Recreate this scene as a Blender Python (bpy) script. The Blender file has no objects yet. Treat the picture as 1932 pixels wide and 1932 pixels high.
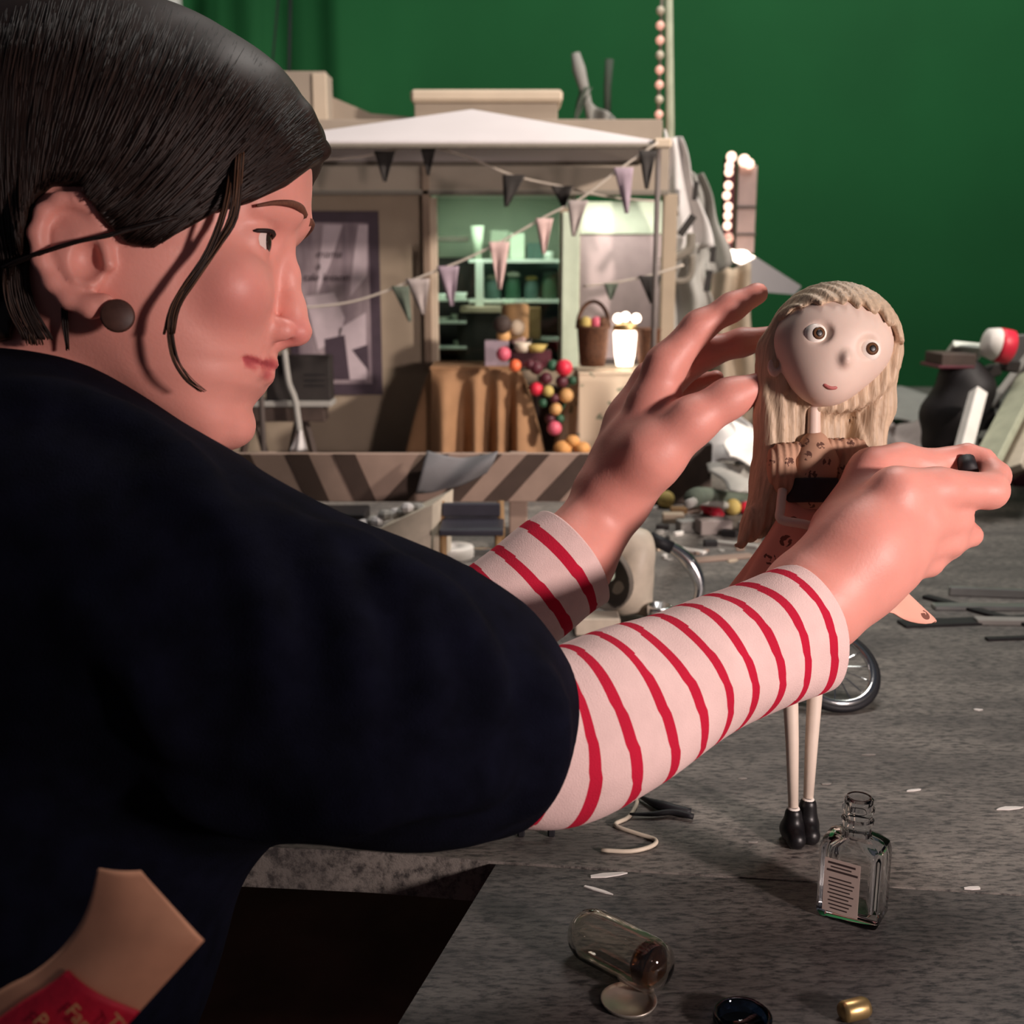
import bpy, bmesh, math, random
import numpy as np
from mathutils import Vector, Matrix

# ------------------------------------------------------------------ camera, world, lights
sc = bpy.context.scene
COL = sc.collection
W, FPX, CAMH, TH = 1932.0, 2170.0, 0.38, math.radians(12.0)
cam_d = bpy.data.cameras.new('camera'); cam = bpy.data.objects.new('camera', cam_d); COL.objects.link(cam)
cam.location = (0, 0, CAMH); cam.rotation_euler = (math.pi/2 - TH, 0, 0)
cam_d.sensor_width = 36.0; cam_d.lens = 36.0*FPX/W; cam_d.clip_start = 0.02
cam_d.dof.use_dof = True; cam_d.dof.focus_distance = 0.70; cam_d.dof.aperture_fstop = 11.0
sc.camera = cam
sc.view_settings.view_transform = 'Standard'; sc.view_settings.look = 'None'
sc.view_settings.exposure = 0.0; sc.view_settings.gamma = 1.0; sc.view_settings.use_curve_mapping = False
world = bpy.data.worlds.new('world'); sc.world = world; world.use_nodes = True
world.node_tree.nodes['Background'].inputs[0].default_value = (0.75, 0.78, 0.95, 1)
world.node_tree.nodes['Background'].inputs[1].default_value = 0.05

def lamp(name, kind, loc, target, power, color, size=0.3, size_y=None, spot=None):
    L = bpy.data.lights.new(name, kind); L.energy = power; L.color = color
    if kind == 'AREA':
        L.size = size
        if size_y: L.shape = 'RECTANGLE'; L.size_y = size_y
    elif kind == 'SPOT':
        L.shadow_soft_size = size; L.spot_size = math.radians(spot or 60); L.spot_blend = 1.0
    else: L.shadow_soft_size = size
    o = bpy.data.objects.new(name, L); COL.objects.link(o); o.location = loc
    d = Vector(target) - Vector(loc); o.rotation_euler = d.to_track_quat('-Z', 'Y').to_euler()
    return o
lamp('key_lamp', 'SPOT', (1.0, -0.30, 0.46), (0.20, 0.8, 0.27), 90.0, (1.0, 0.83, 0.78), 0.07, spot=56)
lamp('set_lamp', 'SPOT', (1.6, 0.95, 1.05), (-0.34, 2.4, 0.34), 260.0, (1.0, 0.88, 0.78), 0.06, spot=58)
lamp('top_lamp', 'AREA', (0.55, 1.75, 2.3), (0.4, 1.75, 0.0), 27.0, (1.0, 0.94, 0.88), 0.7)
lamp('screen_fill_side', 'AREA', (1.3, 2.7, 2.7), (1.0, 4.1, 0.9), 26.0, (0.95, 1.0, 0.92), 0.4)  # unseen fill light added to brighten the right of the green screen
lamp('screen_lamp', 'SPOT', (-1.9, 2.6, 1.9), (-1.05, 4.1, 1.25), 60.0, (0.95, 1.0, 0.9), 0.2, spot=75)

# ------------------------------------------------------------------ pixel helpers (where a thing stands)
E1 = np.array((1.0, 0, 0)); FW = np.array((0, math.cos(TH), -math.sin(TH))); UP = np.array((0, math.sin(TH), math.cos(TH)))
CAM = np.array((0, 0, CAMH))
def ray(u, v): return FW + (u-966)/FPX*E1 - (v-966)/FPX*UP
def P(u, v, d): return CAM + d*ray(u, v)
def PY(u, v, y):
    r = ray(u, v); return CAM + r*(y/r[1])
def G(u, v, z=0.0):
    r = ray(u, v); return CAM + r*((z-CAMH)/r[2])

# ------------------------------------------------------------------ materials
def lin(c):
    return tuple(((x/255)/12.92 if x/255 <= .04045 else ((x/255+.055)/1.055)**2.4) for x in c[:3]) + (1,)
MATS = {}
def mat(name, rgb, rough=0.6, metal=0.0, var=0.12, scale=40.0, bump=0.0, bscale=None, stretch=None, emit=None, estr=0.0,
        sss=0.0, trans=0.0, rgb2=None, spec=0.5, alpha=None, coat=0.0, ior=1.45):
    if name in MATS: return MATS[name]
    m = bpy.data.materials.new(name); m.use_nodes = True; nt = m.node_tree; b = nt.nodes['Principled BSDF']
    c = lin(rgb)
    tc = nt.nodes.new('ShaderNodeTexCoord'); src = tc.outputs['Object']
    if stretch:
        mp = nt.nodes.new('ShaderNodeMapping'); mp.inputs['Scale'].default_value = stretch
        nt.links.new(src, mp.inputs[0]); src = mp.outputs[0]
    if var > 0 or rgb2:
        n = nt.nodes.new('ShaderNodeTexNoise'); n.inputs['Scale'].default_value = scale; n.inputs['Detail'].default_value = 4
        nt.links.new(src, n.inputs['Vector'])
        mx = nt.nodes.new('ShaderNodeMix'); mx.data_type = 'RGBA'
        rp = nt.nodes.new('ShaderNodeMapRange'); rp.inputs[1].default_value = .33; rp.inputs[2].default_value = .67
        nt.links.new(n.outputs[0], rp.inputs[0]); nt.links.new(rp.outputs[0], mx.inputs[0])
        if rgb2: a, d = c, lin(rgb2)
        else:
            a = tuple(x*(1-var) for x in c[:3]) + (1,); d = tuple(min(1, x*(1+var)) for x in c[:3]) + (1,)
        mx.inputs[6].default_value = a; mx.inputs[7].default_value = d
        nt.links.new(mx.outputs[2], b.inputs['Base Color'])
    else: b.inputs['Base Color'].default_value = c
    b.inputs['Roughness'].default_value = rough; b.inputs['Metallic'].default_value = metal
    b.inputs['Specular IOR Level'].default_value = spec; b.inputs['IOR'].default_value = ior
    if coat: b.inputs['Coat Weight'].default_value = coat
    if sss: b.inputs['Subsurface Weight'].default_value = sss; b.inputs['Subsurface Radius'].default_value = (1, .35, .2); b.inputs['Subsurface Scale'].default_value = .006
    if trans: b.inputs['Transmission Weight'].default_value = trans
    if emit: b.inputs['Emission Color'].default_value = lin(emit); b.inputs['Emission Strength'].default_value = estr
    if alpha is not None: b.inputs['Alpha'].default_value = alpha
    if bump:
        n2 = nt.nodes.new('ShaderNodeTexNoise'); n2.inputs['Scale'].default_value = bscale or scale*4; n2.inputs['Detail'].default_value = 3
        nt.links.new(src, n2.inputs['Vector'])
        bp = nt.nodes.new('ShaderNodeBump'); bp.inputs['Strength'].default_value = bump; bp.inputs['Distance'].default_value = .002
        nt.links.new(n2.outputs[0], bp.inputs['Height']); nt.links.new(bp.outputs[0], b.inputs['Normal'])
    MATS[name] = m; return m

def attr_mat(name, attr, stops, rough=.6, sss=0.0, bump=0.0, bscale=300, var=.06, vscale=60, const=True, spec=.5):
    """colour follows a per-vertex float attribute of the mesh (a dyed stripe, a lip, a strand's own tone)"""
    m = bpy.data.materials.new(name); m.use_nodes = True; nt = m.node_tree; b = nt.nodes['Principled BSDF']
    at = nt.nodes.new('ShaderNodeAttribute'); at.attribute_name = attr
    cr = nt.nodes.new('ShaderNodeValToRGB'); cr.color_ramp.interpolation = 'CONSTANT' if const else 'LINEAR'
    while len(cr.color_ramp.elements) < len(stops): cr.color_ramp.elements.new(.5)
    for e, (p, c) in zip(cr.color_ramp.elements, stops): e.position = p; e.color = lin(c)
    nt.links.new(at.outputs['Fac'], cr.inputs[0])
    tc = nt.nodes.new('ShaderNodeTexCoord'); n = nt.nodes.new('ShaderNodeTexNoise'); n.inputs['Scale'].default_value = vscale; n.inputs['Detail'].default_value = 4
    nt.links.new(tc.outputs['Object'], n.inputs['Vector'])
    hs = nt.nodes.new('ShaderNodeHueSaturation'); mr = nt.nodes.new('ShaderNodeMapRange')
    mr.inputs[1].default_value = .3; mr.inputs[2].default_value = .7; mr.inputs[3].default_value = 1-var; mr.inputs[4].default_value = 1+var
    nt.links.new(n.outputs[0], mr.inputs[0]); nt.links.new(mr.outputs[0], hs.inputs['Value']); nt.links.new(cr.outputs[0], hs.inputs['Color'])
    nt.links.new(hs.outputs[0], b.inputs['Base Color']); b.inputs['Roughness'].default_value = rough
    b.inputs['Specular IOR Level'].default_value = spec
    if sss: b.inputs['Subsurface Weight'].default_value = sss; b.inputs['Subsurface Radius'].default_value = (1, .35, .2); b.inputs['Subsurface Scale'].default_value = .005
    if bump:
        n2 = nt.nodes.new('ShaderNodeTexNoise'); n2.inputs['Scale'].default_value = bscale; nt.links.new(tc.outputs['Object'], n2.inputs['Vector'])
        bp = nt.nodes.new('ShaderNodeBump'); bp.inputs['Strength'].default_value = bump; bp.inputs['Distance'].default_value = .0015
        nt.links.new(n2.outputs[0], bp.inputs['Height']); nt.links.new(bp.outputs[0], b.inputs['Normal'])
    MATS[name] = m; return m

def clear_mat(name, tint, refl=.12, rough=.03):
    """thin clear sheet: mostly transparent with a mirror sheen (window pane, jar wall)"""
    if name in MATS: return MATS[name]
    m = bpy.data.materials.new(name); m.use_nodes = True; nt = m.node_tree; nt.nodes.clear()
    out = nt.nodes.new('ShaderNodeOutputMaterial'); mx = nt.nodes.new('ShaderNodeMixShader')
    tr = nt.nodes.new('ShaderNodeBsdfTransparent'); tr.inputs[0].default_value = lin(tint)
    gl = nt.nodes.new('ShaderNodeBsdfGlossy'); gl.inputs['Roughness'].default_value = rough
    fr = nt.nodes.new('ShaderNodeFresnel'); fr.inputs[0].default_value = 1.3 + refl
    nt.links.new(fr.outputs[0], mx.inputs[0]); nt.links.new(tr.outputs[0], mx.inputs[1]); nt.links.new(gl.outputs[0], mx.inputs[2])
    nt.links.new(mx.outputs[0], out.inputs[0]); MATS[name] = m; return m

# ------------------------------------------------------------------ mesh builder
def frame_of(d):
    d = np.asarray(d, float); d = d/(np.linalg.norm(d)+1e-12)
    a = np.array((0, 0, 1.0)) if abs(d[2]) < .9 else np.array((1.0, 0, 0))
    x = np.cross(a, d); x /= np.linalg.norm(x); return x, np.cross(d, x), d

class MB:
    def __init__(s): s.v = []; s.f = []; s.a = []
    def add(s, vs, fs, a=None):
        o = len(s.v); s.v += [tuple(map(float, q)) for q in vs]; s.f += [tuple(i+o for i in q) for q in fs]
        s.a += list(a) if a is not None else [0.0]*len(vs); return s
    def box(s, c, size, R=None, bev=0.0):
        hx, hy, hz = size[0]/2, size[1]/2, size[2]/2
        if bev > 0:
            bev = min(bev, hx*.9, hy*.9, hz*.9); vs = []; idx = {}
            for sx in (-1, 1):
                for sy in (-1, 1):
                    for sz in (-1, 1):
                        for ax in range(3):
                            q = [sx*(hx-bev), sy*(hy-bev), sz*(hz-bev)]; q[ax] = (sx*hx, sy*hy, sz*hz)[ax]
                            idx[(sx, sy, sz, ax)] = len(vs); vs.append(q)
            fs = []
            for ax in range(3):
                o1, o2 = [(1, 2), (2, 0), (0, 1)][ax]
                for sg in (-1, 1):
                    q = []
                    for a1, a2 in ((-1, -1), (1, -1), (1, 1), (-1, 1)):
                        k = [0, 0, 0]; k[ax] = sg; k[o1] = a1; k[o2] = a2; q.append(idx[(*k, ax)])
                    fs.append(q if sg > 0 else q[::-1])
            for ax in range(3):
                o1, o2 = [(1, 2), (2, 0), (0, 1)][ax]
                for a1 in (-1, 1):
                    for a2 in (-1, 1):
                        k0 = [0, 0, 0]; k0[o1] = a1; k0[o2] = a2; k1 = list(k0); k0[ax] = -1; k1[ax] = 1
                        q = [idx[(*k0, o1)], idx[(*k1, o1)], idx[(*k1, o2)], idx[(*k0, o2)]]
                        fs.append(q if a1*a2 < 0 else q[::-1])
            for sx in (-1, 1):
                for sy in (-1, 1):
                    for sz in (-1, 1):
                        q = [idx[(sx, sy, sz, 0)], idx[(sx, sy, sz, 1)], idx[(sx, sy, sz, 2)]]; fs.append(q if sx*sy*sz > 0 else q[::-1])
        else:
            vs = [(x, y, z) for x in (-hx, hx) for y in (-hy, hy) for z in (-hz, hz)]
            fs = [(0, 1, 3, 2), (4, 6, 7, 5), (0, 4, 5, 1), (2, 3, 7, 6), (0, 2, 6, 4), (1, 5, 7, 3)]
        vs = np.array(vs)
        if R is not None: vs = vs @ np.array(R).T
        return s.add(vs + np.array(c), fs)
    def tube(s, pts, rad, n=10, cap=True, attr=None, squash=1.0):
        pts = [np.asarray(p, float) for p in pts]; m = len(pts)
        if not hasattr(rad, '__len__'): rad = [rad]*m
        x, y, z = frame_of(pts[1]-pts[0]); vs = []; fs = []; av = []
        for i in range(m):
            t = pts[min(i+1, m-1)]-pts[max(i-1, 0)]; t = t/(np.linalg.norm(t)+1e-12)
            x = x - t*np.dot(x, t); x /= (np.linalg.norm(x)+1e-12); y = np.cross(t, x)
            for k in range(n):
                a = 2*math.pi*k/n; vs.append(pts[i]+rad[i]*(math.cos(a)*x*squash+math.sin(a)*y)); av.append(attr[i] if attr is not None else 0)
        for i in range(m-1):
            for k in range(n):
                k2 = (k+1) % n; fs.append((i*n+k, i*n+k2, (i+1)*n+k2, (i+1)*n+k))
        if cap: fs.append(tuple(range(n))[::-1]); fs.append(tuple((m-1)*n+k for k in range(n)))
        return s.add(vs, fs, av)
    def lathe(s, prof, o, axis=(0, 0, 1), n=24, R=None, cap=True):
        x, y, z = frame_of(axis) if R is None else R; vs = []; fs = []; o = np.asarray(o, float); m = len(prof)
        for r, h in prof:
            for k in range(n):
                a = 2*math.pi*k/n; vs.append(o+z*h+r*(math.cos(a)*x+math.sin(a)*y))
        for i in range(m-1):
            for k in range(n):
                k2 = (k+1) % n; fs.append((i*n+k, i*n+k2, (i+1)*n+k2, (i+1)*n+k))
        if cap: fs.append(tuple(range(n))[::-1]); fs.append(tuple((m-1)*n+k for k in range(n)))
        return s.add(vs, fs)
    def ball(s, c, r, n=12, m=8, R=None):
        r = np.array(r if hasattr(r, '__len__') else (r, r, r), float); vs = [(0, 0, 1)]; fs = []
        for i in range(1, m):
            t = math.pi*i/m
            for k in range(n): a = 2*math.pi*k/n; vs.append((math.sin(t)*math.cos(a), math.sin(t)*math.sin(a), math.cos(t)))
        vs.append((0, 0, -1)); L = len(vs)-1
        for k in range(n):
            k2 = (k+1) % n; fs.append((0, 1+k, 1+k2)); fs.append((L, 1+(m-2)*n+k2, 1+(m-2)*n+k))
            for i in range(m-2): fs.append((1+i*n+k, 1+(i+1)*n+k, 1+(i+1)*n+k2, 1+i*n+k2))
        vs = np.array(vs)*r
        if R is not None: vs = vs @ np.array(R).T
        return s.add(vs+np.array(c), fs)
    def prism(s, poly, ext):
        """closed outline (list of 3d points) pushed along ext"""
        poly = [np.asarray(p, float) for p in poly]; n = len(poly); ext = np.asarray(ext, float)
        vs = poly+[p+ext for p in poly]
        nrm = sum((np.cross(poly[i]-poly[0], poly[(i+1) % n]-poly[0]) for i in range(n)), np.zeros(3))
        fs = [tuple(range(n)), tuple(range(2*n-1, n-1, -1))]+[(i, i+n, (i+1) % n+n, (i+1) % n) for i in range(n)]
        if np.dot(nrm, ext) > 0: fs = [q[::-1] for q in fs]
        return s.add(vs, fs)
    def sheet(s, fn, nu, nv, thick=0.0):
        """grid surface fn(a,b)->3d point; thick>0 gives it a back"""
        pts = np.array([[fn(i/nu, j/nv) for j in range(nv+1)] for i in range(nu+1)])
        idx = lambda i, j: i*(nv+1)+j
        fs = [(idx(i, j), idx(i+1, j), idx(i+1, j+1), idx(i, j+1)) for i in range(nu) for j in range(nv)]
        vs = pts.reshape(-1, 3)
        if thick:
            du = np.gradient(pts, axis=0); dv = np.gradient(pts, axis=1); nr = np.cross(du, dv); nr /= (np.linalg.norm(nr, axis=2, keepdims=True)+1e-12)
            bk = (pts-nr*thick).reshape(-1, 3); N = len(vs); vs = np.concatenate((vs, bk))
            fs += [tuple(N+i for i in q[::-1]) for q in fs]
            rim = [idx(i, 0) for i in range(nu+1)]+[idx(nu, j) for j in range(1, nv+1)]+[idx(i, nv) for i in range(nu-1, -1, -1)]+[idx(0, j) for j in range(nv-1, 0, -1)]
            for i in range(len(rim)): a, b = rim[i], rim[(i+1) % len(rim)]; fs.append((b, a, a+N, b+N))
        return s.add(vs, fs)
    def build(s, name, m, parent=None, smooth=False, attr=None, origin=None):
        me = bpy.data.meshes.new(name); o = bpy.data.objects.new(name, me); COL.objects.link(o)
        vs = np.array(s.v)
        if parent is not None:
            og = np.array(root_loc(parent)); o.parent = parent
        else:
            og = np.array(origin) if origin is not None else np.array(((vs[:, 0].min()+vs[:, 0].max())/2, (vs[:, 1].min()+vs[:, 1].max())/2, vs[:, 2].min()))
            o.location = og
        me.from_pydata((vs-og).tolist(), [], s.f); me.update()
        if smooth:
            me.polygons.foreach_set('use_smooth', [True]*len(me.polygons))
        if attr:
            at = me.attributes.new(attr, 'FLOAT', 'POINT'); at.data.foreach_set('value', np.array(s.a, dtype=np.float32))
        if m is not None: me.materials.append(MATS[m] if isinstance(m, str) else m)
        return o
def root_loc(o):
    p = o
    while p.parent is not None: p = p.parent
    return tuple(p.location)
def smooth_by_angle(o, deg=40):
    me = o.data; me.polygons.foreach_set('use_smooth', [True]*len(me.polygons))
    me.set_sharp_from_angle(angle=math.radians(deg)); return o
def tag(o, label, cat, group=None, kind=None):
    if label: o['label'] = label
    if cat: o['category'] = cat
    if group: o['group'] = group
    if kind: o['kind'] = kind
    return o
def empty(name, loc, label=None, cat=None, group=None):
    o = bpy.data.objects.new(name, None); COL.objects.link(o); o.location = tuple(map(float, loc)); o.empty_display_size = .02
    return tag(o, label, cat, group)
def struct(o): o['kind'] = 'structure'; return o
def rotm(ax, deg): return np.array(Matrix.Rotation(math.radians(deg), 3, ax))
def qbox(u0, v0, u1, v1, y, dep):
    """centre and size of a box whose front face fills a pixel rectangle at world depth y"""
    a = PY((u0+u1)/2, v1, y); b = PY((u0+u1)/2, v0, y); l = PY(u0, (v0+v1)/2, y); r = PY(u1, (v0+v1)/2, y)
    return ((l[0]+r[0])/2, y+dep/2, (a[2]+b[2])/2), (r[0]-l[0], dep, b[2]-a[2])
def spline(pts, n):
    """smooth path through points (Catmull-Rom)"""
    p = np.array(pts, float); p = np.concatenate(([2*p[0]-p[1]], p, [2*p[-1]-p[-2]])); out = []
    for i in range(1, len(p)-2):
        for t in np.linspace(0, 1, n, endpoint=False):
            a, b, c, d = p[i-1], p[i], p[i+1], p[i+2]
            out.append(.5*((2*b)+(-a+c)*t+(2*a-5*b+4*c-d)*t*t+(-a+3*b-3*c+d)*t**3))
    out.append(p[-2]); return out

# ------------------------------------------------------------------ blended solid (one continuous skin)
class Field:
    def __init__(s, lo, hi, h):
        s.lo = np.array(lo, float); s.h = h; s.n = [int(math.ceil((b-a)/h))+1 for a, b in zip(lo, hi)]
        s.ax = [np.float32(s.lo[i]+h*np.arange(s.n[i])) for i in range(3)]; s.F = np.full(s.n, 1e3*h, np.float32)
    def _sl(s, lo, hi):
        r = []
        for i in range(3):
            a = int(max(0, math.floor((lo[i]-s.lo[i])/s.h))); b = int(min(s.n[i], math.ceil((hi[i]-s.lo[i])/s.h)+1)); r.append(slice(a, max(a, b)))
        sl = tuple(r); g = [s.ax[i][sl[i]].reshape([-1 if k == i else 1 for k in range(3)]) for i in range(3)]
        return sl, g
    def _mix(s, sl, d, k, sub):
        f = s.F[sl]
        if f.size == 0: return
        if sub:
            b = -d
            if k > 0:
                h = np.maximum(k-np.abs(f-b), 0)/k; s.F[sl] = np.maximum(f, b)+h*h*k*.25
            else: s.F[sl] = np.maximum(f, b)
            return
        if k > 0:
            h = np.maximum(k-np.abs(f-d), 0)/k; s.F[sl] = np.minimum(f, d)-h*h*k*.25
        else: s.F[sl] = np.minimum(f, d)
    def cap(s, a, b, ra, rb=None, k=0.0, sub=False):
        rb = ra if rb is None else rb; a = np.array(a, float); b = np.array(b, float); m = max(ra, rb)+max(3*s.h, k*1.3)
        sl, g = s._sl(np.minimum(a, b)-m, np.maximum(a, b)+m); ba = b-a; L = float(ba@ba)+1e-12
        t = sum((g[i]-a[i])*ba[i] for i in range(3))/L; t = np.clip(t, 0, 1)
        d = np.sqrt(sum((g[i]-a[i]-t*ba[i])**2 for i in range(3)))-(ra+(rb-ra)*t); s._mix(sl, d.astype(np.float32), k, sub)
    def chain(s, pts, rs, k=0.0, sub=False):
        for i in range(len(pts)-1): s.cap(pts[i], pts[i+1], rs[i], rs[i+1], k, sub)
    def ell(s, c, r, R=None, k=0.0, sub=False):
        c = np.array(c, float); r = np.array(r, float); m = r.max()+max(3*s.h, k*1.3)
        sl, g = s._sl(c-m, c+m); q = [g[i]-c[i] for i in range(3)]
        if R is not None: R = np.array(R); q = [sum(R[j, i]*q[j] for j in range(3)) for i in range(3)]
        k0 = np.sqrt(sum((q[i]/r[i])**2 for i in range(3)))+1e-9; k1 = np.sqrt(sum((q[i]/r[i]**2)**2 for i in range(3)))+1e-9
        s._mix(sl, (k0*(k0-1)/k1).astype(np.float32), k, sub)
    def mesh(s):
        F = s.F; ins = F < 0; n = F.shape
        cs = np.zeros((n[0]-1, n[1]-1, n[2]-1), np.int8)
        for dx in (0, 1):
            for dy in (0, 1):
                for dz in (0, 1): cs += ins[dx:n[0]-1+dx, dy:n[1]-1+dy, dz:n[2]-1+dz]
        act = (cs > 0) & (cs < 8); ci = np.argwhere(act); idx = np.full(act.shape, -1, np.int64); idx[act] = np.arange(len(ci))
        pos = np.zeros((len(ci), 3)); cnt = np.zeros(len(ci))
        cor = [(x, y, z) for x in (0, 1) for y in (0, 1) for z in (0, 1)]
        for a in cor:
            for ax in range(3):
                if a[ax]: continue
                b = list(a); b[ax] = 1
                fa = F[ci[:, 0]+a[0], ci[:, 1]+a[1], ci[:, 2]+a[2]]; fb = F[ci[:, 0]+b[0], ci[:, 1]+b[1], ci[:, 2]+b[2]]
                x = (fa < 0) != (fb < 0); t = np.where(x, fa/np.where(fa-fb == 0, 1, fa-fb), 0)
                q = np.array(a, float)[None]+np.zeros((len(ci), 3)); q[:, ax] = t; pos[x] += q[x]; cnt[x] += 1
        pos = pos/np.maximum(cnt, 1)[:, None]; V = s.lo+(ci+pos)*s.h; Q = []
        for ax in range(3):
            o1, o2 = (ax+1) % 3, (ax+2) % 3
            A = np.moveaxis(ins, ax, 0); x = A[:-1] != A[1:]; x = np.moveaxis(x, 0, ax)
            e = np.argwhere(x); e = e[(e[:, o1] > 0) & (e[:, o2] > 0) & (e[:, o1] < n[o1]-1) & (e[:, o2] < n[o2]-1)]
            if not len(e): continue
            st = ins[e[:, 0], e[:, 1], e[:, 2]]
            def cell(d1, d2):
                c = e.copy(); c[:, o1] -= d1; c[:, o2] -= d2; return idx[c[:, 0], c[:, 1], c[:, 2]]
            q = np.stack((cell(1, 1), cell(0, 1), cell(0, 0), cell(1, 0)), 1); q[~st] = q[~st][:, ::-1]; Q.append(q)
        return V, np.concatenate(Q)
def relax(V, Q, it=2, lam=.5):
    e = np.concatenate([Q[:, [i, (i+1) % 4]] for i in range(4)]); N = len(V); deg = np.bincount(e.ravel(), minlength=N)
    for _ in range(it):
        for l in (lam, -lam*.98):
            S = np.zeros_like(V)
            for c in range(3): S[:, c] = np.bincount(e[:, 0], V[e[:, 1], c], N)+np.bincount(e[:, 1], V[e[:, 0], c], N)
            V = V+l*(S/np.maximum(deg, 1)[:, None]-V)
    return V
def pd(u, v, d, r): return P(u, v, d), r*d/FPX
# ------------------------------------------------------------------ the setting
rng = random.Random(7)
def street_mat(name, base, dark, light):
    m = bpy.data.materials.new(name); m.use_nodes = True; nt = m.node_tree; b = nt.nodes['Principled BSDF']; N = nt.nodes.new; L = nt.links.new
    tc = N('ShaderNodeTexCoord')
    mp = N('ShaderNodeMapping'); mp.inputs['Scale'].default_value = (1, 3.2, 1); L(tc.outputs['Object'], mp.inputs[0])
    n1 = N('ShaderNodeTexNoise'); n1.inputs['Scale'].default_value = 7; n1.inputs['Detail'].default_value = 5; L(mp.outputs[0], n1.inputs['Vector'])
    n2 = N('ShaderNodeTexNoise'); n2.inputs['Scale'].default_value = 95; n2.inputs['Detail'].default_value = 6; n2.inputs['Roughness'].default_value = .75; L(mp.outputs[0], n2.inputs['Vector'])
    r1 = N('ShaderNodeValToRGB'); r1.color_ramp.elements[0].position = .36; r1.color_ramp.elements[1].position = .68
    r1.color_ramp.elements[0].color = lin(base); r1.color_ramp.elements[1].color = lin(light); L(n1.outputs[0], r1.inputs[0])
    r2 = N('ShaderNodeValToRGB'); r2.color_ramp.elements[0].position = .38; r2.color_ramp.elements[1].position = .55
    r2.color_ramp.elements[0].color = (1, 1, 1, 1); r2.color_ramp.elements[1].color = (0, 0, 0, 1); L(n2.outputs[0], r2.inputs[0])
    mx = N('ShaderNodeMix'); mx.data_type = 'RGBA'; L(r2.outputs[0], mx.inputs[0]); L(r1.outputs[0], mx.inputs[6]); mx.inputs[7].default_value = lin(dark)
    L(mx.outputs[2], b.inputs['Base Color']); b.inputs['Roughness'].default_value = .62
    bp = N('ShaderNodeBump'); bp.inputs['Strength'].default_value = .5; bp.inputs['Distance'].default_value = .002; L(n2.outputs[0], bp.inputs['Height']); L(bp.outputs[0], b.inputs['Normal'])
    MATS[name] = m; return m
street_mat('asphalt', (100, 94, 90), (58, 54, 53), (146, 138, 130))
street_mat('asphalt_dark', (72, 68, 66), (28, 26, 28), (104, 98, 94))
mat('studio_floor', (176, 112, 100), .8, var=.25, scale=6)
mat('green_screen', (30, 104, 54), .85, var=.10, scale=1.6)
mat('edge_wood', (70, 48, 38), .7, var=.2, scale=30)

def slab(name, poly, th, m):
    b = MB(); b.prism([np.array((x, y, 0.0)) for x, y in poly], (0, 0, -th)); return struct(b.build(name, m))
g = lambda u, v: tuple(G(u, v)[:2])
fe = [g(-700, 1545), g(700, 1607), g(936, 1625), g(1530, 1663), g(2300, 1712)]
o = slab('floor_street', [(-2.2, 3.75), (-2.2, fe[0][1])]+fe+[(2.4, fe[-1][1]), (2.4, 3.75)], .03, 'asphalt'); tag(o, 'grey painted model street laid on the set table', None)
e0, e1 = np.array(g(936, 1628)), np.array(g(750, 1932)); near = e0+(e1-e0)*1.9
gap = .0018
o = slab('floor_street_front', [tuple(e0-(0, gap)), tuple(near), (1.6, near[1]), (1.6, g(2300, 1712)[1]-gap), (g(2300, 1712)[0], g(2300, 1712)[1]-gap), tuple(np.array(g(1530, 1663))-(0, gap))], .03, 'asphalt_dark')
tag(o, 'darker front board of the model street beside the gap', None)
b = MB().box((0, 2.0, -.87), (7, 7, .04)); tag(struct(b.build('floor', 'studio_floor')), 'dark brown studio floor below the set table', None)
# green screen: a hung sheet with soft folds at its left end
def gs(a, c):
    x = -4.6+a*9.4; z = -.85+c*4.4
    fold = .018*math.sin(x*19)+.012*math.sin(x*43+1) if x < -.55 else .018*math.sin(x*19)*max(0, 1-(x+.55)*6)
    return (x, 4.1-fold, z)
b = MB().sheet(gs, 380, 6, .004); tag(struct(b.build('wall_back', 'green_screen', smooth=True)), 'wide green screen hanging behind the model set', None)

# ------------------------------------------------------------------ person
attr_mat('skin', 'lip', [(0, (226, 152, 138)), (.5, (202, 106, 102)), (1, (172, 72, 76))], rough=.5, sss=.25, bump=.08, bscale=500, var=.05, vscale=45, const=False)
attr_mat('hair', 'tone', [(0, (20, 12, 10)), (.55, (46, 29, 22)), (1, (112, 74, 48))], rough=.55, var=.12, vscale=80, const=False, spec=.3)
mat('sweater', (11, 12, 24), .95, var=.3, scale=60, bump=.45, bscale=1400, spec=.08)
attr_mat('striped_jersey', 'stripe', [(0, (226, 193, 188)), (.5, (188, 24, 54))], rough=.9, bump=.25, bscale=1200, var=.05, vscale=70, spec=.2)
mat('eye_white', (226, 205, 196), .15, var=0)
mat('iris', (52, 40, 34), .1, var=.2, scale=900)
mat('lash', (36, 20, 16), .7, var=0)
mat('brow', (104, 62, 46), .8, var=.2, scale=600)
mat('earring', (70, 44, 36), .55, var=.2, scale=200)
mat('nail', (240, 178, 160), .3, var=0)

bodyV, bodyQ, bodyA = [], [], []
def add_body(V, Q, A=None):
    o = sum(len(x) for x in bodyV); bodyV.append(V); bodyQ.append(Q+o); bodyA.append(A if A is not None else np.zeros(len(V)))

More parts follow.
